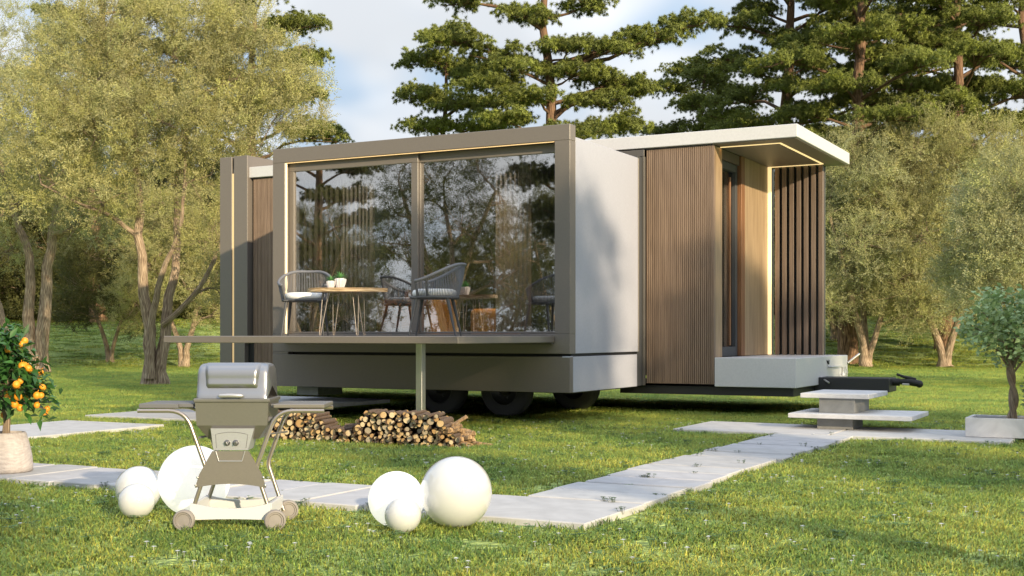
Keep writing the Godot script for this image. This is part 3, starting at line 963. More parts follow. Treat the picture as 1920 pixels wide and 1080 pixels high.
# ------------------------------------------------------------------ fire wood
func logs() -> void:
	var ends := [M.log_end_pale, M.log_end_tan, M.log_end_grey, M.log_end_white, M.log_end_pale]
	var kinds := []
	for k in 10:
		var b := Mb.new()
		var pts := []
		var rad := []
		var r := RandomNumberGenerator.new()
		r.seed = 50 + k
		for i in 5:
			pts.append(Vector3(r.randfn() * 0.02, r.randfn() * 0.02, 0.5 - i * 0.25))
			rad.append(1.0 + r.randfn() * 0.035)
		pts[0] = Vector3(0, 0, 0.5); pts[4] = Vector3(0, 0, -0.5)
		# bark round the side, sawn wood on the ends
		for i in 5: pts[i] = Vector3(pts[i].x, pts[i].y, pts[i].z)
		var sg := 12
		b.tube(pts, rad, sg, false)
		b.cut(M.bark_log)
		for e in [0.5, -0.5]:
			var s := b.v.size()
			b.vert(Vector3(0, 0, e * 1.004), Vector3(0, 0, signf(e)), Vector2(0.5, 0.5))
			var rr: float = rad[0] if e > 0 else rad[4]
			for j in sg + 1:
				var a := TAU * j / sg
				b.vert(Vector3(cos(a) * rr * 1.005, sin(a) * rr * 1.005, e), Vector3(0, 0, signf(e)), Vector2(0.5 + 0.48 * cos(a), 0.5 + 0.48 * sin(a)))
			for j in sg:
				if e > 0: b.tri_i(s, s + 1 + j, s + 2 + j)
				else: b.tri_i(s, s + 2 + j, s + 1 + j)
		b.cut(ends[k % 5])
		kinds.append(b.mesh())
	# logs dropped one by one into a low stack, each resting on those below it
	var r := RandomNumberGenerator.new()
	r.seed = 91
	var placed := []
	var tops := func(x: float) -> float:
		if x < -1.25: return 0.27
		if x < -0.62: return 0.27 - 0.15 * smoothstep(-1.25, -0.9, x) + 0.14 * smoothstep(-0.8, -0.62, x)
		if x < 0.10: return 0.30
		return 0.30 - 0.20 * smoothstep(0.10, 0.42, x)
	var fails := 0
	while placed.size() < 230 and fails < 60:
		var best := Vector3(0, 9, 0)
		for tryk in 30:
			var rad := 0.018 + 0.027 * pow(r.randf(), 1.2)
			var x := r.randf_range(-1.78, 0.40)
			var y := rad
			for q in placed:
				var dx: float = absf(x - q.x)
				if dx < rad + q.z: y = maxf(y, q.y + sqrt((rad + q.z) ** 2 - dx * dx))
			if y + rad < tops.call(x) + 0.02 and y - rad * 0.5 < best.y - best.z * 0.5: best = Vector3(x, y, rad)
		if best.y > 5:
			fails += 1
			continue
		placed.append(best)
	var g := "round logs stacked on the grass under the terrace"
	for q in placed:
		var ln := r.randf_range(0.33, 0.40)
		var o := MeshInstance3D.new()
		o.mesh = kinds[r.randi() % kinds.size()]
		o.name = numbered("log")
		add_child(o, true)
		o.transform = Transform3D(Basis.from_euler(Vector3(r.randfn() * 0.02, 0.30 + r.randfn() * 0.05, r.randf() * TAU)) * Basis.from_scale(Vector3(q.z, q.z * r.randf_range(0.92, 1.0), ln)), Vector3(q.x, q.y + 0.005, 3.26 - 0.10 * (q.x + 1.6) / 2.2 - ln / 2 + 0.20 + r.randfn() * 0.018))
		tag(o, "round firewood log with its pale sawn end to the front in the low stack", "log", g)
	# split billets lying across the right end
	var sg2 := "split billets at the right end of the log stack"
	for k in 22:
		var b := Mb.new()
		var a := r.randf_range(0.02, 0.035)
		b.extrude(PackedVector2Array([Vector2(-a, -a * 0.6), Vector2(a, -a * 0.7), Vector2(a * 0.9, a * 0.3), Vector2(0, a * 0.8), Vector2(-a * 0.8, a * 0.4)]), -0.15, 0.15)
		var lv := int(k / 5.0)
		var o := lone("split_billet", "pale split billet lying sideways at the right end of the log stack", "firewood", b.mesh(), M.split_wood, Vector3.ZERO, sg2)
		o.transform = Transform3D(Basis.from_euler(Vector3(0.3 * r.randfn(), PI / 2 + 0.22 * r.randfn(), 0.1 * r.randfn())), Vector3(0.40 - lv * 0.05 + r.randfn() * 0.03 + (0.14 if k % 5 == 0 and lv == 0 else 0.0), 0.026 + lv * 0.042, 3.08 + 0.055 * (k % 5) + r.randfn() * 0.01))
	for k in 6:   # longer logs lying behind the dip
		var b := Mb.new()
		b.tube([Vector3(-0.25, 0, 0), Vector3(0, 0.006, 0), Vector3(0.25, 0, 0)], [0.035, 0.038, 0.034], 10)
		var o := lone("bark_log", "dark bark-covered log lying lengthwise behind the dip in the stack", "log", b.mesh(), M.bark_log, Vector3(-0.95 + 0.25 * (k % 3), 0.04 + 0.07 * int(k / 3.0), 2.80 - 0.05 * int(k / 3.0)), "bark logs behind the stack")
		o.rotation.y = 0.5


# ------------------------------------------------------------------ garden balls
func balls() -> void:
	var list := [["garden_ball", "glossy white garden ball at the far left, behind the small ball", 0.85, 7.78, 0.135, false],
		["garden_ball", "small glossy white garden ball at the front of the left group", 1.05, 8.00, 0.101, false],
		["ball_lamp", "large lit white ball lamp partly behind the grill", 1.26, 7.76, 0.203, true],
		["ball_lamp", "lit white ball lamp behind the small ball right of the grill", 2.52, 7.57, 0.152, true],
		["garden_ball", "biggest glossy white garden ball beside the corner paving slab", 2.82, 7.44, 0.194, false],
		["garden_ball", "small white garden ball in front of the lit lamp right of the grill", 2.66, 7.72, 0.097, false]]
	for q in list:
		var r: float = q[4]
		var b := Mb.new()
		b.ball(Vector3(0, r, 0), Vector3(r, r, r), 56, 36)
		var o := lone(q[0], q[1], "ball lamp" if q[5] else "garden ball", b.mesh(), M.ball_lamp if q[5] else M.ball_white, Vector3(q[2], 0.004, q[3]))
		if q[5]:
			var l := OmniLight3D.new()
			l.name = "lamp_light"
			l.light_energy = 0.05
			l.light_color = Color(1, 0.97, 0.9)
			l.light_size = r * 0.8
			l.omni_range = 6
			l.omni_attenuation = 2
			l.shadow_enabled = true
			o.add_child(l)
			l.position.y = r


# ------------------------------------------------------------------ the grill
func arc(a: Vector3, corner: Vector3, c: Vector3, r: float) -> Array:   # a polyline a > c with its corner rounded
	var p := corner + (a - corner).normalized() * r
	var q := corner + (c - corner).normalized() * r
	var out := [a]
	for k in 7:
		var t := k / 6.0
		out.append(p.lerp(corner, t).lerp(corner.lerp(q, t), t))
	out.append(c)
	return out

func grill() -> void:
	var g := thing("gas_grill", "stainless gas barbecue on a wheeled stand with two side shelves", "grill", Vector3(1.70, 0, 7.90), YAW)
	# local axes: x to the right, z towards the front
	for sz in [1, -1]:
		for sx in [-1, 1]:
			var z: float = 0.165 * sz
			var pts := arc(Vector3(0.50 * sx, 0.640, z), Vector3(0.245 * sx, 0.640, z), Vector3(0.138 * sx, 0.345, z), 0.09)
			var low := arc(Vector3(0.150 * sx, 0.38, z), Vector3(0.133 * sx, 0.325, z), Vector3(0.222 * sx, 0.06, z), 0.03)
			pts.pop_back(); low.pop_front()
			pts.append_array(low)
			var b := Mb.new()
			b.tube(pts, [0.0115], 10)
			part(g, "leg_tube", b.mesh(), M.grill_tube)
	for q in [[-0.243, 0.20], [0.243, 0.20], [-0.243, -0.19], [0.243, -0.19]]:
		var wh := Node3D.new()
		wh.name = "wheel" if not g.has_node("wheel") else "wheel_00%d" % g.get_children().filter(func(c): return String(c.name).begins_with("wheel")).size()
		g.add_child(wh, true)
		wh.position = Vector3(q[0], 0.058, q[1])
		wh.rotation.x = PI / 2
		wh.rotation.y = 0.25 if q[0] > 0 else 0.0
		var b := Mb.new()
		b.lathe([Vector2(0.0, -0.02), Vector2(0.05, -0.02), Vector2(0.057, -0.014), Vector2(0.058, 0.0), Vector2(0.057, 0.014), Vector2(0.051, 0.02), Vector2(0.046, 0.02), Vector2(0.044, 0.014)], 28)
		part(wh, "tyre", b.mesh(), M.grill_wheel)
		b = Mb.new()
		b.lathe([Vector2(0.044, 0.012), Vector2(0.036, 0.013), Vector2(0.033, 0.008), Vector2(0.0, 0.010)], 28)
		part(wh, "hub", b.mesh(), M.grill_wheel)
	# white base frame: curved rails front and back, plates at the sides
	for sz in [1, -1]:
		var poly := PackedVector2Array()
		var top := []
		for k in 13:
			var x := lerpf(-0.215, 0.215, k / 12.0)
			poly.append(Vector2(x, 0.056 + 0.012 * (1 - pow(x / 0.215, 2)) * 0.5))
			top.append(Vector2(x, 0.148 - 0.030 * (1 - pow(x / 0.215, 2))))
		top.reverse()
		for q in top: poly.append(q)
		var b := Mb.new()
		b.extrude(poly, 0.172 * sz - 0.009, 0.172 * sz + 0.009)
		part(g, "base_rail", b.mesh(), M.grill_white)
	for sx in [-1, 1]:
		part(g, "side_rail", box_mesh(Vector3(0.205 * sx - 0.012, 0.075, -0.162), Vector3(0.205 * sx + 0.012, 0.145, 0.162), 0.004), M.grill_white)
	# front leg panel: narrow top, flared, arched at the bottom
	var poly := PackedVector2Array([Vector2(-0.098, 0.425), Vector2(-0.168, 0.300), Vector2(-0.190, 0.228)])
	for k in range(1, 12):
		var x := lerpf(-0.190, 0.190, k / 12.0)
		poly.append(Vector2(x, 0.228 + 0.022 * (1 - pow(x / 0.19, 2))))
	poly.append_array(PackedVector2Array([Vector2(0.190, 0.228), Vector2(0.168, 0.300), Vector2(0.098, 0.425)]))
	var b := Mb.new()
	b.extrude(poly, 0.170, 0.178)
	var fp := part(g, "leg_panel", b.mesh(), M.grill_panel)
	b = Mb.new()
	for q in [[Vector3(-0.078, 0.425, 0.181), Vector3(-0.062, 0.372, 0.181)], [Vector3(-0.062, 0.372, 0.181), Vector3(0.062, 0.372, 0.181)], [Vector3(0.062, 0.372, 0.181), Vector3(0.078, 0.425, 0.181)]]:
		b.tube([q[0], q[1]], [0.003], 6)
	part(fp, "pressed_seam", b.mesh(), M.grill_silver)
	b = Mb.new()
	for q in [[-0.176, 0.285], [0.176, 0.285], [-0.186, 0.243], [0.186, 0.243]]: b.ball(Vector3(q[0], q[1], 0.180), Vector3(0.007, 0.007, 0.005), 10, 6)
	part(fp, "bolts", b.mesh(), M.steel)
	# control box
	b = Mb.new()
	b.extrude(PackedVector2Array([Vector2(-0.112, 0.545), Vector2(-0.096, 0.428), Vector2(0.088, 0.428), Vector2(0.122, 0.545)]), 0.0, 0.155)
	var cp := part(g, "control_panel", b.mesh(), M.grill_silver)
	b = Mb.new()
	var seam := []
	for k in 13:
		var x := lerpf(-0.085, 0.088, k / 12.0)
		seam.append(Vector3(x, 0.512 + 0.013 * (1 - pow(x / 0.088, 2)), 0.1555))
	seam.push_front(Vector3(-0.080, 0.44, 0.1555)); seam.append(Vector3(0.078, 0.44, 0.1555))
	b.tube(seam, [0.0016], 5)
	part(cp, "panel_seam", b.mesh(), M.slate)
	for x in [-0.022, 0.024]:
		b = Mb.new()
		b.t = Transform3D(Basis.from_euler(Vector3(PI / 2, 0, 0)), Vector3(x, 0.468, 0.155))
		b.lathe([Vector2(0.0165, 0.0), Vector2(0.016, 0.006), Vector2(0.012, 0.009), Vector2(0.010, 0.018), Vector2(0.0, 0.019)], 20)
		b.t = Transform3D(Basis.from_euler(Vector3(0, 0, 0.5 if x < 0 else -0.2)), Vector3(x, 0.468, 0.180))
		b.box(Vector3(-0.003, -0.010, -0.006), Vector3(0.003, 0.010, 0.004), 0.002)
		part(cp, "knob", b.mesh(), M.knob)
	# firebox: straight upper part, tapered tray below
	b = Mb.new()
	var rings := [[0.692, 0.198, 0.150], [0.560, 0.190, 0.143], [0.485, 0.135, 0.10]]
	for i in 2:
		var hi: Array = rings[i]
		var lo: Array = rings[i + 1]
		for s in [[1, 0], [-1, 0], [0, 1], [0, -1]]:
			var q := []
			for e in [[hi, -1], [hi, 1], [lo, 1], [lo, -1]]:
				var r: Array = e[0]
				if s[0] != 0: q.append(Vector3(r[1] * s[0], r[0], r[2] * e[1]))
				else: q.append(Vector3(r[1] * e[1], r[0], r[2] * s[1]))
			b.face(q, Vector3(0, 0.58, 0))
	b.face([Vector3(-0.135, 0.485, -0.1), Vector3(0.135, 0.485, -0.1), Vector3(0.135, 0.485, 0.1), Vector3(-0.135, 0.485, 0.1)], Vector3(0, 0.58, 0))
	part(g, "firebox", b.mesh(), M.grill_metal)
	part(g, "firebox_rim", box_mesh(Vector3(-0.206, 0.684, -0.158), Vector3(0.206, 0.706, 0.158), 0.005), M.grill_metal)
	# lid: a rounded hood
	var prof := PackedVector2Array()
	prof.append(Vector2(0.155, 0.706)); prof.append(Vector2(0.152, 0.73)); prof.append(Vector2(0.146, 0.738)); prof.append(Vector2(0.135, 0.80))
	for k in 9:
		var a := lerpf(0.15, PI / 2, k / 8.0)
		prof.append(Vector2(0.065 + 0.065 * cos(a), 0.828 + 0.066 * sin(a)))
	for k in 9:
		var a := lerpf(PI / 2, PI - 0.15, k / 8.0)
		prof.append(Vector2(-0.055 + 0.078 * cos(a), 0.820 + 0.074 * sin(a)))
	prof.append(Vector2(-0.15, 0.74)); prof.append(Vector2(-0.155, 0.706))
	b = Mb.new()
	# swept along x, drawn in towards both ends so that its edges are rounded
	var secs := [[-0.190, 0.86], [-0.1885, 0.90], [-0.184, 0.945], [-0.176, 0.975], [-0.165, 0.99], [-0.15, 1.0], [0.15, 1.0], [0.165, 0.99], [0.176, 0.975], [0.184, 0.945], [0.1885, 0.90], [0.190, 0.86]]
	for sc in secs:
		for q in prof: b.vert(Vector3(sc[0], 0.706 + (q.y - 0.706) * sc[1], q.x * (0.5 + 0.5 * sc[1])), Vector3.UP)
	var pn := prof.size()
	for i in secs.size() - 1:
		for j in pn - 1:
			var q0 := i * pn + j
			b.tri_i(q0, q0 + pn, q0 + 1); b.tri_i(q0 + 1, q0 + pn, q0 + pn + 1)
	for sd in [0, secs.size() - 1]:
		var cc := b.vert(Vector3(secs[sd][0], 0.77, 0), Vector3.UP)
		for j in pn - 1:
			if sd == 0: b.tri_i(cc, sd * pn + j, sd * pn + j + 1)
			else: b.tri_i(cc, sd * pn + j + 1, sd * pn + j)
	var lid := part(g, "lid", smoothed(b), M.grill_lid)
	# raised field pressed into the lid's front
	b = Mb.new()
	var nu := 24
	var nv := 16
	for j in nv + 1:
		for i in nu + 1:
			var u := lerpf(-1, 1, float(i) / nu)
			var w := float(j) / nv
			var x := 0.150 * u * (0.93 + 0.07 * w)
			var y := 0.756 + w * 0.137
			# surface of the hood at that height, and how far the field stands out
			var zf := 0.1455 - 0.012 * clampf((y - 0.738) / 0.07, 0, 1)
			if y > 0.828: zf = 0.065 + 0.068 * sqrt(maxf(0.0, 1 - pow((y - 0.828) / 0.067, 2)))
			var ex := clampf((1 - absf(u)) / 0.10, 0, 1)
			var ey := clampf(w / 0.14, 0, 1)
			var rise := smoothstep(0, 1, ex) * smoothstep(0, 1, ey)
			if absf(u) > 0.78 and w < 0.28 and Vector2((absf(u) - 0.78) / 0.22, (0.28 - w) / 0.28).length() > 1.0: rise = 0.0
			b.vert(Vector3(x, y + 0.004 * rise, zf - 0.004 + 0.024 * rise), Vector3(0, 0, 1))
	for j in nv:
		for i in nu:
			var q := j * (nu + 1) + i
			b.tri_i(q, q + 1, q + nu + 1); b.tri_i(q + 1, q + nu + 2, q + nu + 1)
	part(lid, "pressed_field", smoothed(b), M.grill_lid)
	b = Mb.new()
	b.tube([Vector3(-0.062, 0.722, 0.168), Vector3(-0.055, 0.722, 0.180), Vector3(0, 0.724, 0.185), Vector3(0.055, 0.722, 0.180), Vector3(0.062, 0.722, 0.168)], [0.007, 0.011, 0.012, 0.011, 0.007], 10)
	b.box(Vector3(-0.045, 0.714, 0.148), Vector3(-0.035, 0.728, 0.178), 0.002)
	b.box(Vector3(0.035, 0.714, 0.148), Vector3(0.045, 0.728, 0.178), 0.002)
	part(lid, "handle", b.mesh(), M.grill_silver)
	# shelves
	b = Mb.new()
	var sl := part(g, "side_shelf", box_mesh(Vector3(-0.495, 0.654, 0.135), Vector3(-0.285, 0.678, 0.165), 0.003), M.slate, Vector3.ZERO, "dark slatted left side shelf")
	for k in 6: part(sl, "slat", box_mesh(Vector3(-0.495, 0.656, -0.165 + 0.049 * k), Vector3(-0.210, 0.678, -0.165 + 0.049 * k + 0.042), 0.003), M.slate)
	part(g, "side_shelf", box_mesh(Vector3(0.225, 0.654, -0.165), Vector3(0.500, 0.676, 0.165), 0.004), M.grill_panel, Vector3.ZERO, "smooth tan right side shelf")
	part(g, "shelf_hinge", box_mesh(Vector3(0.206, 0.655, 0.10), Vector3(0.226, 0.675, 0.13), 0.003), M.slate)
	part(g, "gas_valve", box_mesh(Vector3(0.185, 0.575, 0.085), Vector3(0.222, 0.605, 0.12), 0.006), M.slate)
	b = Mb.new()
	b.tube([Vector3(-0.13, 0.50, 0.05), Vector3(-0.20, 0.488, 0.06)], [0.006], 6)
	b.tube([Vector3(0.10, 0.492, -0.02), Vector3(0.27, 0.515, -0.02)], [0.005], 6)
	part(g, "grease_tray", b.mesh(), M.slate)

func smoothed(b: Mb) -> ArrayMesh:
	var st := SurfaceTool.new()
	st.begin(Mesh.PRIMITIVE_TRIANGLES)
	for p in b.v: st.add_vertex(p)
	for i in b.idx: st.add_index(i)
	st.generate_normals()
	return st.commit()


# ------------------------------------------------------------------ potted plants
func potted_plants() -> void:
	# orange tree in a rough stone pot
	var at := Vector3(-1.39, 0.034, 6.85)
	var t := thing("orange_tree", "small orange tree hung with ripe oranges in a pale rough stone pot", "potted tree", at)
	var b := Mb.new()
	b.t = Transform3D(Basis.from_scale(Vector3(0.70, 0.9, 0.70)), Vector3.ZERO)
	b.lathe([Vector2(0, 0), Vector2(0.255, 0), Vector2(0.272, 0.012), Vector2(0.274, 0.05), Vector2(0.262, 0.14), Vector2(0.236, 0.235), Vector2(0.205, 0.315), Vector2(0.195, 0.325), Vector2(0.178, 0.325), Vector2(0.172, 0.30)], 40)
	part(t, "pot", b.mesh(), M.pot_stone)
	b = Mb.new()
	b.t = Transform3D(Basis.from_scale(Vector3(0.70, 0.9, 0.70)), Vector3.ZERO)
	b.lathe([Vector2(0.174, 0.302), Vector2(0.10, 0.312), Vector2(0, 0.318)], 24)
	part(t, "soil", b.mesh(), M.soil)
	var r := RandomNumberGenerator.new()
	r.seed = 77
	b = Mb.new()
	b.tube([Vector3(0.0, 0.26, 0), Vector3(0.012, 0.38, 0.0), Vector3(0.0, 0.52, 0.01), Vector3(0.01, 0.72, 0.0), Vector3(0, 0.95, 0)], [0.030, 0.025, 0.023, 0.018, 0.008], 9)
	var tips := []
	for k in 62:
		var a := 2.4 * k + r.randf() * 0.4
		var y0 := lerpf(0.43, 0.95, float(k) / 62)
		var wide := 0.43 - 0.26 * float(k) / 62 if k > 9 else 0.36
		var tip := Vector3(cos(a) * wide * r.randf_range(0.55, 1.0), y0 + r.randf_range(-0.05, 0.12), sin(a) * wide * r.randf_range(0.55, 1.0))
		var mid := Vector3(tip.x * 0.5, (y0 + tip.y) / 2 + 0.04, tip.z * 0.5)
		b.tube([Vector3(0, y0, 0), mid, tip], [0.007, 0.005, 0.003], 5, false)
		tips.append([tip, (tip - mid).normalized()])
	part(t, "trunk", b.mesh(), M.bark_olive)
	var leaves := []
	for k in 4:
		var lb := Mb.new()
		lb.col = Color(1, 1, 1) * [0.8, 1.0, 1.2, 1.45][k]
		lb.leaf(Vector3.ZERO, Vector3.UP, Vector3.RIGHT, 0.098, 0.042, [0.1, 0.18, 0.25, 0.14][k])
		leaves.append(lb.mesh())
	var inner_x := []
	var inner_c := []
	var n := 0
	for q in tips:
		for k in 22:
			var p: Vector3 = q[0] + Vector3(r.randfn(), r.randfn(), r.randfn()) * 0.05 - q[1] * r.randf() * 0.16
			var d: Vector3 = (q[1] * 0.7 + Vector3(r.randfn(), r.randfn() * 0.8 - 0.05, r.randfn())).normalized()
			var sd := d.cross(Vector3(r.randfn() * 0.5, 1, r.randfn() * 0.5)).normalized()
			var xf := Transform3D(Basis(sd, d, sd.cross(d)) * Basis.from_scale(Vector3.ONE * r.randf_range(0.7, 1.15)), p)
			if k < 6 and n < 290:
				n += 1
				var o := part(t, "leaf", leaves[r.randi() % 4], M.orange_leaf)
				o.transform = xf
			else:
				inner_x.append(xf); inner_c.append(Color(1, 1, 1) * r.randf_range(0.8, 1.5))
	scatter(t, "inner_foliage", leaves[1], M.orange_leaf, inner_x, inner_c)
	var fruit := Mb.new()
	fruit.ball(Vector3.ZERO, Vector3(0.026, 0.028, 0.026), 18, 12)
	fruit.tube([Vector3(0, 0.031, 0), Vector3(0.002, 0.042, 0)], [0.003], 5)
	var fm := fruit.mesh()
	for k in 52:
		var q: Array = tips[r.randi() % tips.size()]
		var p: Vector3 = q[0] * Vector3(0.98, 1, 0.98) + Vector3(r.randfn() * 0.03, -0.045 + r.randfn() * 0.03, r.randfn() * 0.03)
		var o := part(t, "orange", fm, M.orange_peel, p)
		o.scale = Vector3.ONE * r.randf_range(0.8, 1.15)
		o.rotation = Vector3(r.randfn() * 0.3, 0, r.randfn() * 0.3)
	# twisted-stem shrub in a low concrete trough
	at = Vector3(4.84, 0.037, -0.02)
	t = thing("planter_tree", "small round-leaved tree with a twisted stem in a low white trough", "potted tree", at)
	b = Mb.new()
	b.box(Vector3(-0.40, 0.0, -0.27), Vector3(0.40, 0.19, -0.235), 0.004)
	b.box(Vector3(-0.40, 0.0, 0.235), Vector3(0.40, 0.19, 0.27), 0.004)
	b.box(Vector3(-0.40, 0.0, -0.235), Vector3(-0.36, 0.1895, 0.235), 0.003)
	b.box(Vector3(0.36, 0.0, -0.235), Vector3(0.40, 0.1895, 0.235), 0.003)
	part(t, "trough", b.mesh(), M.concrete)
	part(t, "soil", box_mesh(Vector3(-0.358, 0.02, -0.233), Vector3(0.358, 0.165, 0.233), 0.01), M.soil)
	b = Mb.new()
	for s in 2:
		var pts := []
		var rad := []
		for k in 17:
			var u := k / 16.0
			var a := PI * s + u * 9.0
			pts.append(Vector3(cos(a) * 0.025 * (1 - 0.3 * u) + 0.02 * sin(u * 5), 0.15 + 0.68 * u, sin(a) * 0.025))
			rad.append(0.032 - 0.012 * u)
		b.tube(pts, rad, 8)
	for k in 16:
		var a := 2.4 * k
		var y0 := 0.72 + 0.015 * k
		b.tube([Vector3(0.01, y0 - 0.1, 0), Vector3(cos(a) * 0.17, y0 + 0.12, sin(a) * 0.17), Vector3(cos(a) * 0.38, y0 + 0.20 + 0.1 * sin(k), sin(a) * 0.48)], [0.012, 0.008, 0.004], 5)
	part(t, "trunk", b.mesh(), M.bark_olive)
	var sp := Mb.new()
	for k in 12:
		var d := Vector3(r.randfn(), r.randfn() * 0.7 + 0.2, r.randfn()).normalized()
		var p := d * r.randf_range(0.02, 0.09)
		d = (d + Vector3(r.randfn(), r.randfn(), r.randfn()) * 0.6).normalized()
		sp.col = Color(1, 1, 1) * r.randf_range(0.75, 1.3)
		sp.leaf(p, d, d.cross(Vector3(r.randfn() * 0.4, 1, r.randfn() * 0.4)).normalized(), 0.062, 0.05, 0.1)
	var xfs := []
	var cs := []
	for k in 330:
		var d := Vector3(r.randfn(), r.randfn(), r.randfn()).normalized() * pow(r.randf(), 0.35) * (1.0 if k % 9 else 1.22)
		var p := Vector3(d.x * 0.50, 1.09 + d.y * 0.36, d.z * 0.46)
		if p.y < 0.85 and Vector2(p.x, p.z).length() > 0.42: continue
		if wob.get_noise_3d(p.x * 12, p.y * 12, p.z * 12) < -0.08: continue
		xfs.append(Transform3D(Basis.from_euler(Vector3(r.randf() * 0.8, r.randf() * TAU, r.randf() * 0.8)) * Basis.from_scale(Vector3.ONE * r.randf_range(0.75, 1.2)), p))
		cs.append(Color(1, 1, 1) * r.randf_range(0.7, 1.3))
	for k in 40:   # low tuft hanging at the trough's right side
		var p := Vector3(0.28 + r.randfn() * 0.10, 0.45 + r.randfn() * 0.10, 0.05 + r.randfn() * 0.1)
		xfs.append(Transform3D(Basis.from_euler(Vector3(r.randf(), r.randf() * TAU, 0)) * 0.8, p))
		cs.append(Color(1, 1, 1) * r.randf_range(0.6, 1.1))
	scatter(t, "crown", sp.mesh(), M.shrub_leaf, xfs, cs)


# ------------------------------------------------------------------ trees
var sprays := {}

func make_sprays() -> void:
	var r := RandomNumberGenerator.new()
	r.seed = 5
	for kind in ["olive", "bush"]:
		sprays[kind] = []
		for vr in 3:
			var b := Mb.new()
			for tw in 7:
				var d0 := Vector3(r.randfn() * 0.55, 1.0, r.randfn() * 0.55).normalized()
				var p := Vector3(r.randfn(), 0, r.randfn()) * 0.05
				var ln := r.randf_range(0.28, 0.5)
				var bend := Vector3(r.randfn(), r.randfn() * 0.3, r.randfn()) * 0.25
				for k in 22:
					var u := (k + 0.5) / 22.0
					var at := p + d0 * ln * u + bend * ln * u * u
					var dir := (d0 + bend * u).normalized()
					var side := dir.cross(Vector3(cos(k * 2.4), 0.3, sin(k * 2.4))).normalized()
					var ld := (dir * 0.75 + side * 0.8).normalized()
					b.col = Color(1, 1, 1) * r.randf_range(0.75, 1.25)
					var l := r.randf_range(0.045, 0.07)
					var w := 0.0145 if kind == "olive" else 0.026
					# a leaf of two triangles
					var sd := ld.cross(Vector3(r.randfn(), r.randfn(), r.randfn())).normalized()
					var nn := sd.cross(ld)
					var i0 := b.vert(at, nn)
					b.vert(at + ld * l * 0.5 + sd * w * 0.5, nn + sd * 0.3); b.vert(at + ld * l, nn); b.vert(at + ld * l * 0.5 - sd * w * 0.5, nn - sd * 0.3)
					b.tri_i(i0, i0 + 1, i0 + 2); b.tri_i(i0, i0 + 2, i0 + 3)
			sprays[kind].append(b.mesh())
	sprays["pine"] = []
	for vr in 3:
		var b := Mb.new()
		for tf in 6:
			var ctr := Vector3(r.randfn() * 0.13, r.randf_range(0.0, 0.12), r.randfn() * 0.13)
			var ax := (Vector3(ctr.x * 2.2, 1.0, ctr.z * 2.2)).normalized()
			for k in 58:
				var d := (ax * r.randf_range(-0.1, 1.0) + Vector3(r.randfn(), r.randfn(), r.randfn()) * 0.55).normalized()
				var sd := d.cross(Vector3(r.randfn(), r.randfn(), r.randfn())).normalized()
				b.col = Color(1, 1, 1) * r.randf_range(0.7, 1.3)
				var nn := (sd.cross(d) + ax * 0.8).normalized()
				var l := r.randf_range(0.07, 0.13)
				var i0 := b.vert(ctr + ax * r.randf() * 0.05 - sd * 0.004, nn)
				b.vert(ctr + ax * 0.02 + sd * 0.004, nn); b.vert(ctr + d * l, nn)
				b.tri_i(i0, i0 + 1, i0 + 2)
		sprays["pine"].append(b.mesh())

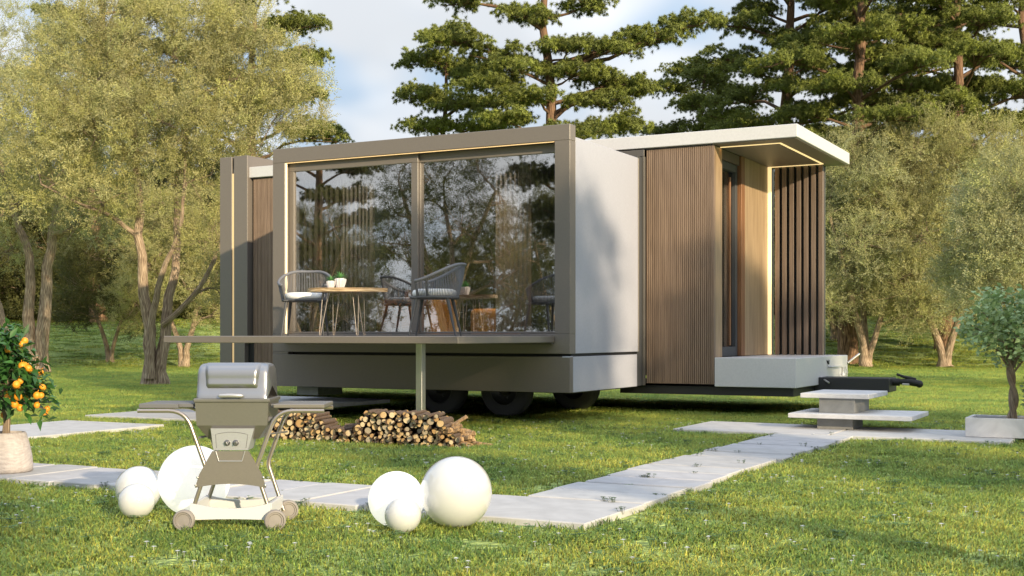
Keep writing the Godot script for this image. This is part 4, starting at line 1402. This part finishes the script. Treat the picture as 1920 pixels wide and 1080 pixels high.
# blobs: [centre, radii, sprays]; stems: [points, first radius, last radius]
func leafy_tree(called: String, label: String, at: Vector3, stems: Array, blobs: Array, leaf: Material, sd: int, kind := "olive", group := "olive trees round the lawn", tone := 1.0, gap := 0.03) -> Node3D:
	var t := thing(called, label, "tree", at, YAW, group)
	var r := RandomNumberGenerator.new()
	r.seed = sd
	var b := Mb.new()
	var knots := []
	for s in stems:
		var pts: Array = s[0]
		var k := pts.size()
		var fine := []
		var rad := []
		for i in (k - 1) * 4 + 1:
			var f := i / 4.0
			var j := mini(int(f), k - 2)
			var p: Vector3 = pts[j].cubic_interpolate(pts[j + 1], pts[maxi(j - 1, 0)], pts[mini(j + 2, k - 1)], f - j)
			var u := float(i) / ((k - 1) * 4)
			if i > 0: p += Vector3(r.randfn(), 0, r.randfn()) * s[1] * 0.12
			fine.append(p)
			var rr := lerpf(s[1], s[2], pow(u, 0.8))
			if p.y < 0.5: rr *= 1.0 + 0.5 * pow(1 - clampf(p.y / 0.5, 0, 1), 2.0)
			rad.append(rr)
			if i > 1: knots.append([p, rr])
		b.tube(fine, rad, 11, true)
	var xfs := []
	var cs := []
	for bl in blobs:
		var c: Vector3 = bl[0]
		var q: Vector3 = bl[1]
		# a limb from the nearest lower knot, then boughs out through the blob
		var best = null
		var bd := 1e9
		for kn in knots:
			var d: float = kn[0].distance_to(c) + maxf(0.0, kn[0].y - c.y + 0.2) * 2.5
			if d < bd:
				bd = d; best = kn
		var p0: Vector3 = best[0]
		var mid := (p0 + c) / 2 + Vector3(r.randfn(), 0.5 + r.randfn() * 0.5, r.randfn()) * 0.12 * p0.distance_to(c)
		var r0: float = minf(best[1] * 0.7, 0.09)
		b.tube([p0, p0.lerp(mid, 0.5) + Vector3(r.randfn(), r.randfn(), r.randfn()) * 0.05, mid, mid.lerp(c, 0.5) + Vector3(r.randfn(), r.randfn(), r.randfn()) * 0.06, c], [r0, r0 * 0.8, r0 * 0.6, r0 * 0.45, r0 * 0.3], 7, false)
		for k in 12:
			var d := Vector3(r.randfn(), r.randfn() + 0.5, r.randfn()).normalized()
			var s: Vector3 = mid.lerp(c, r.randf_range(0.1, 1.0))
			var e: Vector3 = c + d * q * r.randf_range(0.6, 0.95)
			b.tube([s, (s + e) / 2 + Vector3(r.randfn(), r.randfn(), r.randfn()) * 0.12, e], [r0 * 0.3, r0 * 0.2, 0.004], 5, false)
		for k in int(bl[2] * 2.1):
			var d := Vector3(r.randfn(), r.randfn(), r.randfn()).normalized()
			var rho := pow(r.randf(), 0.40)
			var p := c + d * q * rho
			if wob.get_noise_3d(p.x * 5 + at.x, p.y * 5, p.z * 5 + at.z) < gap: continue
			if p.y < 0.25: continue
			var up := (d * 0.75 + Vector3(0, 0.75, 0) + Vector3(r.randfn(), r.randfn(), r.randfn()) * 0.4).normalized()
			var sd2 := up.cross(Vector3(r.randfn(), r.randfn(), r.randfn())).normalized()
			xfs.append(Transform3D(Basis(sd2, up, sd2.cross(up)) * Basis.from_scale(Vector3.ONE * r.randf_range(0.75, 1.25)), p))
			var v := (1.0 + 0.5 * wob.get_noise_3d(p.x * 2.2, p.y * 2.2 + 40, p.z * 2.2)) * r.randf_range(0.8, 1.2) * tone
			cs.append(Color(v, v * r.randf_range(0.94, 1.04), v * r.randf_range(0.8, 1.15)))
	part(t, "trunk", b.mesh(), M.bark_olive)
	scatter(t, "crown", sprays[kind][sd % 3], leaf, xfs, cs)
	return t

func auto_olive(called: String, label: String, at: Vector3, hgt: float, wid: float, base: float, dens: int, leaf: Material, sd: int, kind := "olive", group := "olive trees round the lawn", tone := 1.0) -> Node3D:
	var r := RandomNumberGenerator.new()
	r.seed = sd * 31 + 7
	var stems := []
	var n := 2 + r.randi() % 2
	for k in n:
		var a := TAU * k / n + r.randf() * 0.8
		var o := Vector3(cos(a), 0, sin(a))
		stems.append([[o * 0.06, o * 0.12 + Vector3(0, base * 0.55, 0), o * (0.16 * wid) + Vector3(0, base + 0.25 * (hgt - base), 0), o * (0.30 * wid) + Vector3(r.randfn() * 0.3, base + 0.62 * (hgt - base), r.randfn() * 0.3)], 0.024 * hgt * r.randf_range(0.8, 1.1), 0.006 * hgt])
	var blobs := []
	for k in 15:
		var u := (k + 0.5) / 15.0
		var a := 2.4 * k + r.randf() * 0.5
		var y := base + (hgt - base) * (0.12 + 0.80 * u)
		var rr := wid * 0.36 * sqrt(maxf(0.05, 1 - pow(1.25 * u - 0.35, 2)))
		var s := wid * r.randf_range(0.20, 0.28)
		blobs.append([Vector3(cos(a) * rr, y, sin(a) * rr), Vector3(s, s * r.randf_range(0.75, 0.95), s), dens])
	return leafy_tree(called, label, at, stems, blobs, leaf, sd, kind, group, tone)

func pine(label: String, at: Vector3, top: float, low: float, reach: float, pads: Array, n_auto: int, sd: int, dens := 1.0, group := "pines behind the trailer", leaf := "pine_needle") -> Node3D:
	var t := thing("pine_tree", label, "tree", at, YAW, group)
	var r := RandomNumberGenerator.new()
	r.seed = sd
	var b := Mb.new()
	var pts := []
	var rad := []
	for k in 15:
		var u := k / 14.0
		pts.append(Vector3(r.randfn() * 0.05 * u + 0.25 * sin(u * 4.0 + sd), top * u, 0.2 * sin(u * 3 + sd * 2)))
		rad.append(lerpf(0.32, 0.05, pow(u, 0.9)) * top / 15.0)
	b.tube(pts, rad, 10)
	var on_trunk := func(y: float) -> Vector3:
		var f := clampf(y / top, 0, 0.999) * 14.0
		return pts[int(f)].lerp(pts[int(f) + 1], f - int(f))
	var all := pads.duplicate()
	for k in n_auto:
		var u := (k + r.randf()) / n_auto
		var y := lerpf(low, top + 0.3, u)
		var a := 2.4 * k + r.randf() * 0.7
		var l := reach * (1.0 - 0.62 * u * u) * r.randf_range(0.45, 1.0)
		all.append([Vector3(cos(a) * l, y, sin(a) * l), r.randf_range(0.75, 1.25) * lerpf(1.15, 0.75, u)])
	var xfs := []
	var cs := []
	for pd in all:
		var c: Vector3 = pd[0]
		var s: float = pd[1]
		var out := Vector3(c.x, 0, c.z)
		var from: Vector3 = on_trunk.call(maxf(1.0, c.y - 0.28 * out.length() - 0.1))
		var mid := from.lerp(c, 0.55) + Vector3(r.randfn() * 0.1, 0.10 + r.randfn() * 0.12, r.randfn() * 0.1)
		var r0 := 0.035 + 0.018 * out.length()
		b.tube([from, from.lerp(mid, 0.5) + Vector3(r.randfn(), r.randfn(), r.randfn()) * 0.05, mid, mid.lerp(c, 0.5), c + Vector3(0, -0.05, 0)], [r0, r0 * 0.8, r0 * 0.65, r0 * 0.45, r0 * 0.3], 6, false)
		var lumps := int(6 + 5 * s)
		for k in lumps:
			var a := 2.4 * k + r.randf()
			var rr := s * sqrt((k + 0.3) / lumps)
			var lc := c + Vector3(cos(a) * rr, r.randfn() * 0.09, sin(a) * rr * 0.9)
			b.tube([mid.lerp(c, r.randf_range(0.3, 1.0)), (c + lc) / 2 + Vector3(0, -0.06, 0), lc], [r0 * 0.3, r0 * 0.22, 0.008], 5, false)
			var lr := 0.22 + 0.14 * r.randf()
			for j in int(9 * dens):
				var d := Vector3(r.randfn(), absf(r.randfn()) * 0.55, r.randfn()).normalized()
				var p := lc + Vector3(d.x * lr, d.y * lr * 0.45, d.z * lr) * pow(r.randf(), 0.4)
				var up := (Vector3(d.x, 0.9, d.z) + Vector3(r.randfn(), 0, r.randfn()) * 0.3).normalized()
				var sx := up.cross(Vector3(r.randfn(), 0.2, r.randfn())).normalized()
				xfs.append(Transform3D(Basis(sx, up, sx.cross(up)) * Basis.from_scale(Vector3.ONE * r.randf_range(0.8, 1.25)), p))
				var v := (1.0 + 0.35 * wob.get_noise_3d(p.x * 3, p.y * 3, p.z * 3)) * r.randf_range(0.75, 1.2)
				cs.append(Color(v * 1.03, v, v * r.randf_range(0.7, 1.1)))
	part(t, "trunk", b.mesh(), M.bark_pine)
	scatter(t, "crown", sprays["pine"][sd % 3], M[leaf], xfs, cs)
	return t

func at_ground(x: float, z: float) -> Vector3:
	var p := Vector3(x, 0, z)
	p.y = ground_y(p) - 0.05
	return p

func trees() -> void:
	make_sprays()
	# --- the big olive left of the trailer
	var V := func(x: float, y: float, z: float) -> Vector3: return Vector3(x, y, z)
	var stems := [
		[[V.call(-0.08, 0, 0), V.call(-0.10, 0.9, 0), V.call(-0.22, 2.3, 0.1), V.call(-0.32, 4.0, 0.1), V.call(-0.42, 5.4, 0.0), V.call(-0.75, 6.8, 0)], 0.165, 0.035],
		[[V.call(0.10, 0, -0.05), V.call(0.16, 0.8, 0), V.call(0.30, 1.9, -0.1), V.call(0.42, 3.0, -0.2), V.call(0.40, 4.4, -0.3), V.call(0.75, 6.2, -0.4)], 0.155, 0.035],
		[[V.call(0.20, 1.30, 0.1), V.call(0.62, 1.62, 0.25), V.call(1.15, 2.25, 0.4), V.call(1.55, 3.1, 0.4), V.call(2.1, 4.3, 0.2)], 0.075, 0.025],
		[[V.call(-0.05, 0.2, 0.15), V.call(0.02, 1.3, 0.25), V.call(0.30, 2.3, 0.5), V.call(0.75, 3.4, 0.7), V.call(0.9, 5.0, 0.9)], 0.10, 0.025],
		[[V.call(-0.30, 3.1, 0.1), V.call(-0.75, 3.5, 0.4), V.call(-1.35, 3.75, 0.7), V.call(-2.0, 4.1, 0.9)], 0.06, 0.02]]
	var blobs := [
		[V.call(-1.2, 6.4, 0), V.call(1.5, 1.25, 1.4), 210], [V.call(0.4, 6.9, 0), V.call(1.6, 1.15, 1.5), 230], [V.call(1.9, 6.4, 0), V.call(1.35, 1.05, 1.3), 190],
		[V.call(2.85, 5.75, 0.2), V.call(0.85, 0.85, 0.9), 90], [V.call(0.4, 5.35, 0.9), V.call(1.5, 0.95, 1.2), 190], [V.call(-1.0, 5.1, 0.7), V.call(1.35, 0.9, 1.2), 170],
		[V.call(2.0, 5.25, 0.4), V.call(1.15, 0.75, 1.0), 120], [V.call(-1.9, 4.25, 0.5), V.call(1.1, 0.9, 1.0), 110], [V.call(-0.75, 3.75, 0.9), V.call(0.85, 0.6, 0.8), 60],
		[V.call(1.0, 4.25, 0.6), V.call(0.9, 0.85, 0.9), 80], [V.call(1.25, 3.0, 0.4), V.call(0.55, 0.8, 0.6), 40], [V.call(-2.1, 5.6, 0.2), V.call(1.2, 1.1, 1.2), 130],
		[V.call(0.2, 7.9, -0.3), V.call(1.5, 0.9, 1.2), 130], [V.call(-1.3, 7.6, -0.3), V.call(1.3, 0.9, 1.2), 110], [V.call(1.4, 7.5, -0.3), V.call(1.2, 0.9, 1.2), 110],
		[V.call(1.4, 2.1, -0.3), V.call(0.5, 0.6, 0.5), 26], [V.call(-1.2, 6.0, -1.4), V.call(1.6, 1.3, 1.0), 120], [V.call(1.2, 6.0, -1.5), V.call(1.6, 1.2, 1.0), 120]]
	leafy_tree("olive_tree", "big many-stemmed olive tree on the lawn just left of the trailer", at_ground(-12.33, -6.04), stems, blobs, M.olive_leaf, 3)
	stems = [
		[[V.call(0, 0, 0), V.call(0.1, 1.6, 0), V.call(0.28, 3.4, 0), V.call(0.6, 5.2, 0), V.call(1.0, 7.4, 0)], 0.23, 0.05],
		[[V.call(-0.2, 0, 0.1), V.call(-0.28, 1.6, 0), V.call(-0.30, 3.2, 0), V.call(-0.9, 5.0, 0), V.call(-1.4, 7.4, 0)], 0.20, 0.05],
		[[V.call(-0.35, 0, 0.2), V.call(-0.9, 1.5, 0.2), V.call(-1.4, 3.0, 0.3), V.call(-2.4, 5.0, 0)], 0.14, 0.04]]
	blobs = []
	var r := RandomNumberGenerator.new()
	r.seed = 40
	for q in [[-1.0, 8.6, 1.9], [0.9, 8.4, 1.8], [-2.2, 7.2, 1.7], [0.2, 7.0, 1.7], [1.6, 6.6, 1.5], [-1.2, 5.8, 1.5], [0.9, 5.4, 1.3], [-2.4, 5.2, 1.4], [1.9, 5.0, 1.1], [-0.4, 4.6, 1.0], [-2.0, 3.9, 1.0], [1.3, 4.0, 0.9], [-3.2, 6.3, 1.4], [2.4, 7.6, 1.3], [-0.9, 3.3, 0.7]]:
		blobs.append([V.call(q[0], q[1], r.randfn() * 0.5), Vector3(q[2], q[2] * 0.8, q[2]), 62 * q[2] * q[2]])
	leafy_tree("olive_tree", "olive tree with pale twin trunks behind the orange tree", at_ground(-20.69, -10.44), stems, blobs, M.olive_leaf_grey, 4)
	auto_olive("olive_tree", "small dark olive with three thin stems in the shade of the bank on the left", at_ground(-24.51, -16.68), 4.2, 3.6, 1.0, 60, M.dark_leaf, 11)
	auto_olive("olive_tree", "low olive with pale forked stems right behind the trunk of the big olive", at_ground(-20.97, -16.29), 5.6, 4.2, 1.1, 80, M.olive_leaf, 12)
	auto_olive("olive_tree", "olive behind the trailer's right end with an orange-lit trunk", at_ground(-2.12, -26.25), 7.2, 4.6, 0.9, 150, M.olive_leaf_grey, 13)
	auto_olive("olive_tree", "broad olive with a thick pale trunk to the right of the hitch", at_ground(0.10, -27.1), 7.6, 5.8, 1.1, 170, M.olive_leaf, 14)
	auto_olive("olive_tree", "olive at the right edge of the lawn behind the trough", at_ground(3.75, -14.7), 4.4, 3.4, 1.1, 120, M.olive_leaf_grey, 15)
	auto_olive("olive_tree", "slim olive growing close behind the slatted porch screen", at_ground(-4.3, -31.5), 7.0, 4.0, 0.8, 130, M.olive_leaf, 16)
	auto_olive("olive_tree", "rounded olive on the bank at the far right", at_ground(2.0, -33.0), 7.2, 5.4, 1.0, 130, M.olive_leaf, 17)
	# --- the dark wood closing the view
	var wood := [[-38.2, -22.1, 8.0], [-39.1, -26.2, 7.2], [-35.4, -25.9, 6.6], [-33.5, -29.3, 7.0], [-28.6, -25.8, 7.4], [-31.7, -32.4, 7.5], [-9.0, -44.3, 7.0], [-6.8, -47.8, 7.5], [-4.9, -44.0, 6.8], [-1.9, -45.2, 7.6], [0.9, -47.6, 7.4], [3.6, -41.9, 7.2], [-44.0, -20.0, 8.0], [-13.0, -44.0, 7.0]]
	var names := ["dense dark tree at the far left of the wood behind the lawn", "dark round tree behind the orange tree in the far wood", "dark low-crowned tree behind the small shaded olive", "dark tree in the far wood behind the big olive's crown", "dark leafy tree between the big olive and the trailer", "dark tree of the far wood close to the trailer's left end",
		"dark tree far behind the trailer's flat roof", "dark tree far behind the slatted screen", "dark tree between the two right-hand olive trunks", "dark tree behind the thick pale trunk on the right", "dark tree far behind the trough planter", "dark tree at the far right of the wood", "dark tree of the wood beyond the left picture edge", "dark tree of the wood hidden behind the trailer"]
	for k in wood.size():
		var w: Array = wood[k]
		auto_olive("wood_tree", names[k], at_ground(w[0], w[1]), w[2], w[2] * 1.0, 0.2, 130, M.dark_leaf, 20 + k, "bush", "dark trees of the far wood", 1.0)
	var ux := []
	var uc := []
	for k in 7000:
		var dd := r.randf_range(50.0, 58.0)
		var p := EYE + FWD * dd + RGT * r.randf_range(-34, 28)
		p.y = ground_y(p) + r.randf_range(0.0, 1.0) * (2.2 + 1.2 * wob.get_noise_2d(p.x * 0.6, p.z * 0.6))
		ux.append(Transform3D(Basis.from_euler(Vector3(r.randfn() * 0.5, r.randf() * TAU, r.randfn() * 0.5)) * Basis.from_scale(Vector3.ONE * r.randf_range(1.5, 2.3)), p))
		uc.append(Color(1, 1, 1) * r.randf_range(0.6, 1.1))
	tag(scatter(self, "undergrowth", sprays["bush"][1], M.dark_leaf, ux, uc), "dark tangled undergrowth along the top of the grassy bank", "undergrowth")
	# --- pines
	var c1 := [[V.call(4.2, 10.55, 0), 0.75], [V.call(3.2, 10.15, 0), 0.9], [V.call(2.1, 9.8, 0.3), 0.8], [V.call(0.6, 9.75, 0.5), 0.8], [V.call(-1.6, 9.6, 0), 0.9], [V.call(-2.9, 10.1, 0), 0.85], [V.call(-0.6, 10.8, 0), 0.8], [V.call(-2.7, 11.3, 0), 0.9], [V.call(-1.0, 9.1, 0.4), 1.0], [V.call(0.8, 9.0, 0.3), 0.95], [V.call(2.0, 8.8, 0), 0.95], [V.call(2.5, 8.6, -0.3), 0.8], [V.call(-1.9, 8.7, 0.2), 1.0],
		[V.call(-0.6, 8.2, 0.8), 0.9], [V.call(1.6, 8.15, 0.2), 0.9], [V.call(2.2, 7.45, 0), 0.85], [V.call(-1.3, 7.6, 0.3), 1.0], [V.call(0.9, 7.2, 0.6), 0.8], [V.call(1.2, 11.2, 0), 0.8], [V.call(-0.4, 12.2, 0), 1.0], [V.call(1.0, 12.8, 0), 1.0], [V.call(0, 13.8, 0), 0.9], [V.call(0.2, 14.8, 0), 0.8]]
	pine("tall pine with one long limb reaching right, rising behind the trailer's middle", at_ground(-10.53, -20.9), 14.8, 8, 2.6, c1, 0, 51)
	var c2 := [[V.call(-0.9, 9.9, 0), 0.9], [V.call(-0.2, 10.6, 0), 0.8], [V.call(-0.9, 8.6, 0.2), 0.9], [V.call(0.1, 8.3, 0.3), 1.0], [V.call(0.8, 9.3, 0), 0.9], [V.call(1.4, 8.4, 0), 0.9], [V.call(-0.7, 7.5, 0.2), 0.8], [V.call(0.9, 7.5, 0.4), 1.0], [V.call(0.3, 9.6, -0.4), 0.9]]
	pine("shorter pine left of the tall one, its lowest pads touching the trailer's roof line", at_ground(-15.19, -22.96), 10.4, 7, 1.5, c2, 0, 52)
	pine("thin dark pine standing alone in the gap of sky above the porch roof", at_ground(-11.2, -36.9), 10.6, 6.6, 2.0, [], 13, 53)
	pine("pine with a straight trunk right above the porch roof", at_ground(-5.65, -30.26), 16.5, 7.0, 3.1, [], 36, 54)
	pine("pine with a thick reddish trunk and open sky left and right of it", at_ground(-2.68, -27.31), 16.0, 6.6, 2.7, [], 30, 55)
	pine("pine rising behind the broad olive on the right", at_ground(-0.33, -30.81), 15.5, 6.2, 3.0, [], 34, 56)
	pine("dark pine at the right picture edge", at_ground(1.6, -35.2), 16.0, 5.5, 3.2, [], 34, 57)
	pine("dark pine filling in behind the trunks on the right", at_ground(-3.84, -42.5), 17.5, 7.0, 3.4, [], 32, 58)
	pine("pine showing above the big olive's crown with its right pads before the sky", at_ground(-23.2, -22.6), 14.0, 7.0, 3.1, [], 24, 59)
	pine("pine peeking out above the crown of the left olive", at_ground(-31.76, -23.26), 17.0, 9.0, 3.2, [], 22, 60)
	# --- trees that the photograph shows only as reflections in the glass and as shadows
	var g := "trees in front of the trailer, seen in its glass"
	pine("pine in front of the trailer, mirrored in the right pane", at_ground(-8.4, 18.0), 12.0, 3.4, 2.6, [], 20, 71, 1.0, g, "pine_shaded")
	pine("pine in front of the trailer, mirrored in the left pane", at_ground(-22.5, 25.0), 12.5, 4.0, 2.8, [], 22, 72, 1.0, g, "pine_shaded")
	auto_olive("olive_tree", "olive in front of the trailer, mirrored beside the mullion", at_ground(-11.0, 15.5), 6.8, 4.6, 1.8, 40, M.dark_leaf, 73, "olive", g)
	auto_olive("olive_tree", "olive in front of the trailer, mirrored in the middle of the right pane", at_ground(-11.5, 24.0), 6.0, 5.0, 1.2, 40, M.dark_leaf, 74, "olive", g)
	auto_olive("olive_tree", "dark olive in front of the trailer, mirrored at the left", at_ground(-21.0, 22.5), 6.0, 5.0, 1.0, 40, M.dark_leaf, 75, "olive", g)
	var far := [[-34.0, 14.0], [-33.0, 24.0], [-27.0, 31.0], [-20.0, 34.0], [-13.0, 37.0], [-6.0, 40.0]]
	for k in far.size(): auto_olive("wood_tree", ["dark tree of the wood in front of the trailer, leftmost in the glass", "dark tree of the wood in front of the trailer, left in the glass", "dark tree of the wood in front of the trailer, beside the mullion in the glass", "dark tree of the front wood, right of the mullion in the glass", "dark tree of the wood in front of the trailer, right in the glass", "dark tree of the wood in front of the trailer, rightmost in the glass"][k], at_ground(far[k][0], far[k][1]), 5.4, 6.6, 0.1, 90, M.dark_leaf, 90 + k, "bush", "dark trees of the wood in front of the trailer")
	var sh := "trees on the sunny side whose shade falls on the lawn"
	for q in SHADE: auto_olive("olive_tree", q[6], at_ground(q[0], q[1]), q[2], q[3], q[4], q[5], M.olive_leaf, 80 + int(q[1]), "olive", sh)

const SHADE := [
	[14.0, 3.8, 6.9, 3.6, 1.9, 90, "olive beyond the right edge, shading the porch"],
	[14.2, 8.6, 8.1, 3.1, 5.2, 56, "tall olive beyond the right edge, shading the glazed front"],
	[12.6, 7.4, 3.8, 1.8, 2.1, 36, "small olive beyond the right edge, shading the lawn by the path"],
	[13.6, 11.8, 4.8, 0.7, 4.0, 12, "slim olive beyond the right edge, shading the middle of the lawn"],
	[13.5, 16.4, 5.8, 1.1, 4.6, 18, "olive beside the camera, shading the left foreground"],
]


# ------------------------------------------------------------------ lawn
func lawn() -> void:
	var r := RandomNumberGenerator.new()
	r.seed = 99
	var patches := []
	for vr in 5:
		var b := Mb.new()
		for k in 170:
			var p := Vector3(r.randf_range(-0.14, 0.14), 0, r.randf_range(-0.14, 0.14))
			var h := r.randf_range(0.022, 0.05)
			var w := r.randf_range(0.0022, 0.0040)
			var a := r.randf() * TAU
			var lean := Vector3(cos(a), 0, sin(a)) * h * r.randf_range(0.2, 1.3)
			var sd := Vector3(-sin(a), 0, cos(a))
			var nn := (Vector3(cos(a), 0, sin(a)) + Vector3(0, 0.35, 0)).normalized()
			var dry := r.randf() < 0.10
			b.col = Color(1.2, 1.05, 1.5) * r.randf_range(0.9, 1.1) if dry else Color(r.randf_range(0.78, 1.05), r.randf_range(0.88, 1.08), r.randf_range(0.75, 1.1))
			var m := p + Vector3(0, h * 0.6, 0) + lean * 0.35
			var i := b.vert(p - sd * w, nn)
			b.vert(p + sd * w, nn); b.vert(m + sd * w * 0.8, nn); b.vert(m - sd * w * 0.8, nn); b.vert(p + Vector3(0, h, 0) + lean, nn)
			b.tri_i(i, i + 1, i + 2); b.tri_i(i, i + 2, i + 3); b.tri_i(i + 3, i + 2, i + 4)
		patches.append(b.mesh())
	var xf := [[], [], [], [], []]
	var cs := [[], [], [], [], []]
	var bare := func(x: float, z: float, m: float) -> bool:
		for s in slabs:
			if x > s[0] - m and x < s[2] + m and z > s[1] - m and z < s[3] + m: return true
		return false
	var d := 4.6
	while d < 62.0:
		var step := 0.20 if d < 16 else (0.30 if d < 30 else 0.5)
		var sc := 1.0 if d < 16 else (1.35 if d < 30 else 2.1)
		var half := d * 0.412 + 2.5
		var s := -half
		while s < half:
			var p := EYE + FWD * (d + r.randf_range(-0.5, 0.5) * step) + RGT * (s + r.randf_range(-0.5, 0.5) * step)
			s += step
			p.y = ground_y(p) - 0.004
			if bare.call(p.x, p.z, -0.02): continue
			if p.x > -2.3 and p.x < 0.3 and p.z > 2.85 and p.z < 3.3: continue
			var near_slab: bool = bare.call(p.x, p.z, 0.10)
			var v: int = r.randi() % 5
			var k := sc * (0.75 if near_slab else r.randf_range(0.85, 1.2))
			var nz := wob.get_noise_2d(p.x * 2.2, p.z * 2.2) + 0.6 * wob.get_noise_2d(p.x * 7, p.z * 7)
			xf[v].append(Transform3D(Basis(Vector3.UP, r.randf() * TAU) * Basis.from_scale(Vector3(k, k * (0.9 if sc < 1.2 else 0.75), k)), p))
			var g := 1.0 + 0.25 * nz
			cs[v].append(Color(g * (1.0 + 0.38 * nz), g * (1.0 + 0.1 * nz), g * 0.9))
		d += step
	var holder := Node3D.new()
	holder.name = "lawn"; holder.set_meta("kind", "stuff"); add_child(holder)
	tag(holder, "short mown lawn with clover round the slabs and the trailer", "grass")
	for v in 5: scatter(holder, "grass", patches[v], M.grass_blade, xf[v], cs[v])
	# clover, its white heads, and weeds along the slabs
	var cb := Mb.new()
	for k in 7:
		var a := r.randf() * TAU
		var p := Vector3(cos(a), 0, sin(a)) * r.randf_range(0.005, 0.045)
		var h := r.randf_range(0.02, 0.042)
		cb.col = Color(0.9, 1, 0.9) * r.randf_range(0.7, 1.2)
		cb.tube([p * 0.5, p + Vector3(0, h, 0)], [0.0012], 3, false)
		for j in 3:
			var g := TAU * j / 3 + a
			var dd := Vector3(cos(g), 0.25, sin(g)).normalized()
			cb.leaf(p + Vector3(0, h, 0), dd, dd.cross(Vector3.UP).normalized(), 0.016, 0.014, 0.05)
	var fb := Mb.new()
	fb.tube([Vector3.ZERO, Vector3(0.004, 0.034, 0)], [0.0012], 3, false)
	for k in 10:
		var a := TAU * k / 10
		var dd := Vector3(cos(a), 0.25, sin(a)).normalized()
		fb.leaf(Vector3(0.004, 0.034, 0), dd, dd.cross(Vector3.UP).normalized(), 0.013, 0.009, 0.25)
	var x1 := []
	var c1 := []
	var x2 := []
	var c2 := []
	for k in 3400:
		var dd := sqrt(r.randf_range(4.8 * 4.8, 15.0 * 15.0))
		var p := EYE + FWD * dd + RGT * r.randf_range(-1, 1) * (dd * 0.412 + 1.0)
		p.y = 0.0
		if bare.call(p.x, p.z, 0.0): continue
		if wob.get_noise_2d(p.x * 3.0 + 50, p.z * 3.0) < 0.0: continue
		var q := Transform3D(Basis(Vector3.UP, r.randf() * TAU) * Basis.from_scale(Vector3.ONE * r.randf_range(0.7, 1.2)), p)
		if k % 2 == 0:
			x2.append(q); c2.append(Color(1, 1, 1) * r.randf_range(0.8, 1.05))
		else:
			x1.append(q); c1.append(Color(1, 1, 1) * r.randf_range(0.7, 1.3))
	for k in 80:   # in the joints and along the rims of the slabs
		var s: Array = slabs[r.randi() % slabs.size()]
		var u := r.randf()
		var p := Vector3(lerpf(s[0], s[2], u), 0.02, s[1] if r.randf() < 0.5 else s[3])
		if r.randf() < 0.35: p = Vector3(s[0] if r.randf() < 0.5 else s[2], 0.02, lerpf(s[1], s[3], u))
		if r.randf() < 0.4: p.y = 0.0
		x1.append(Transform3D(Basis(Vector3.UP, r.randf() * TAU) * Basis.from_scale(Vector3.ONE * r.randf_range(0.6, 1.1)), p))
		c1.append(Color(0.5, 0.52, 0.35) * r.randf_range(0.7, 1.2))
	scatter(holder, "clover", cb.mesh(), M.weed_leaf, x1, c1)
	scatter(holder, "clover_flowers", fb.mesh(), M.petal, x2, c2)
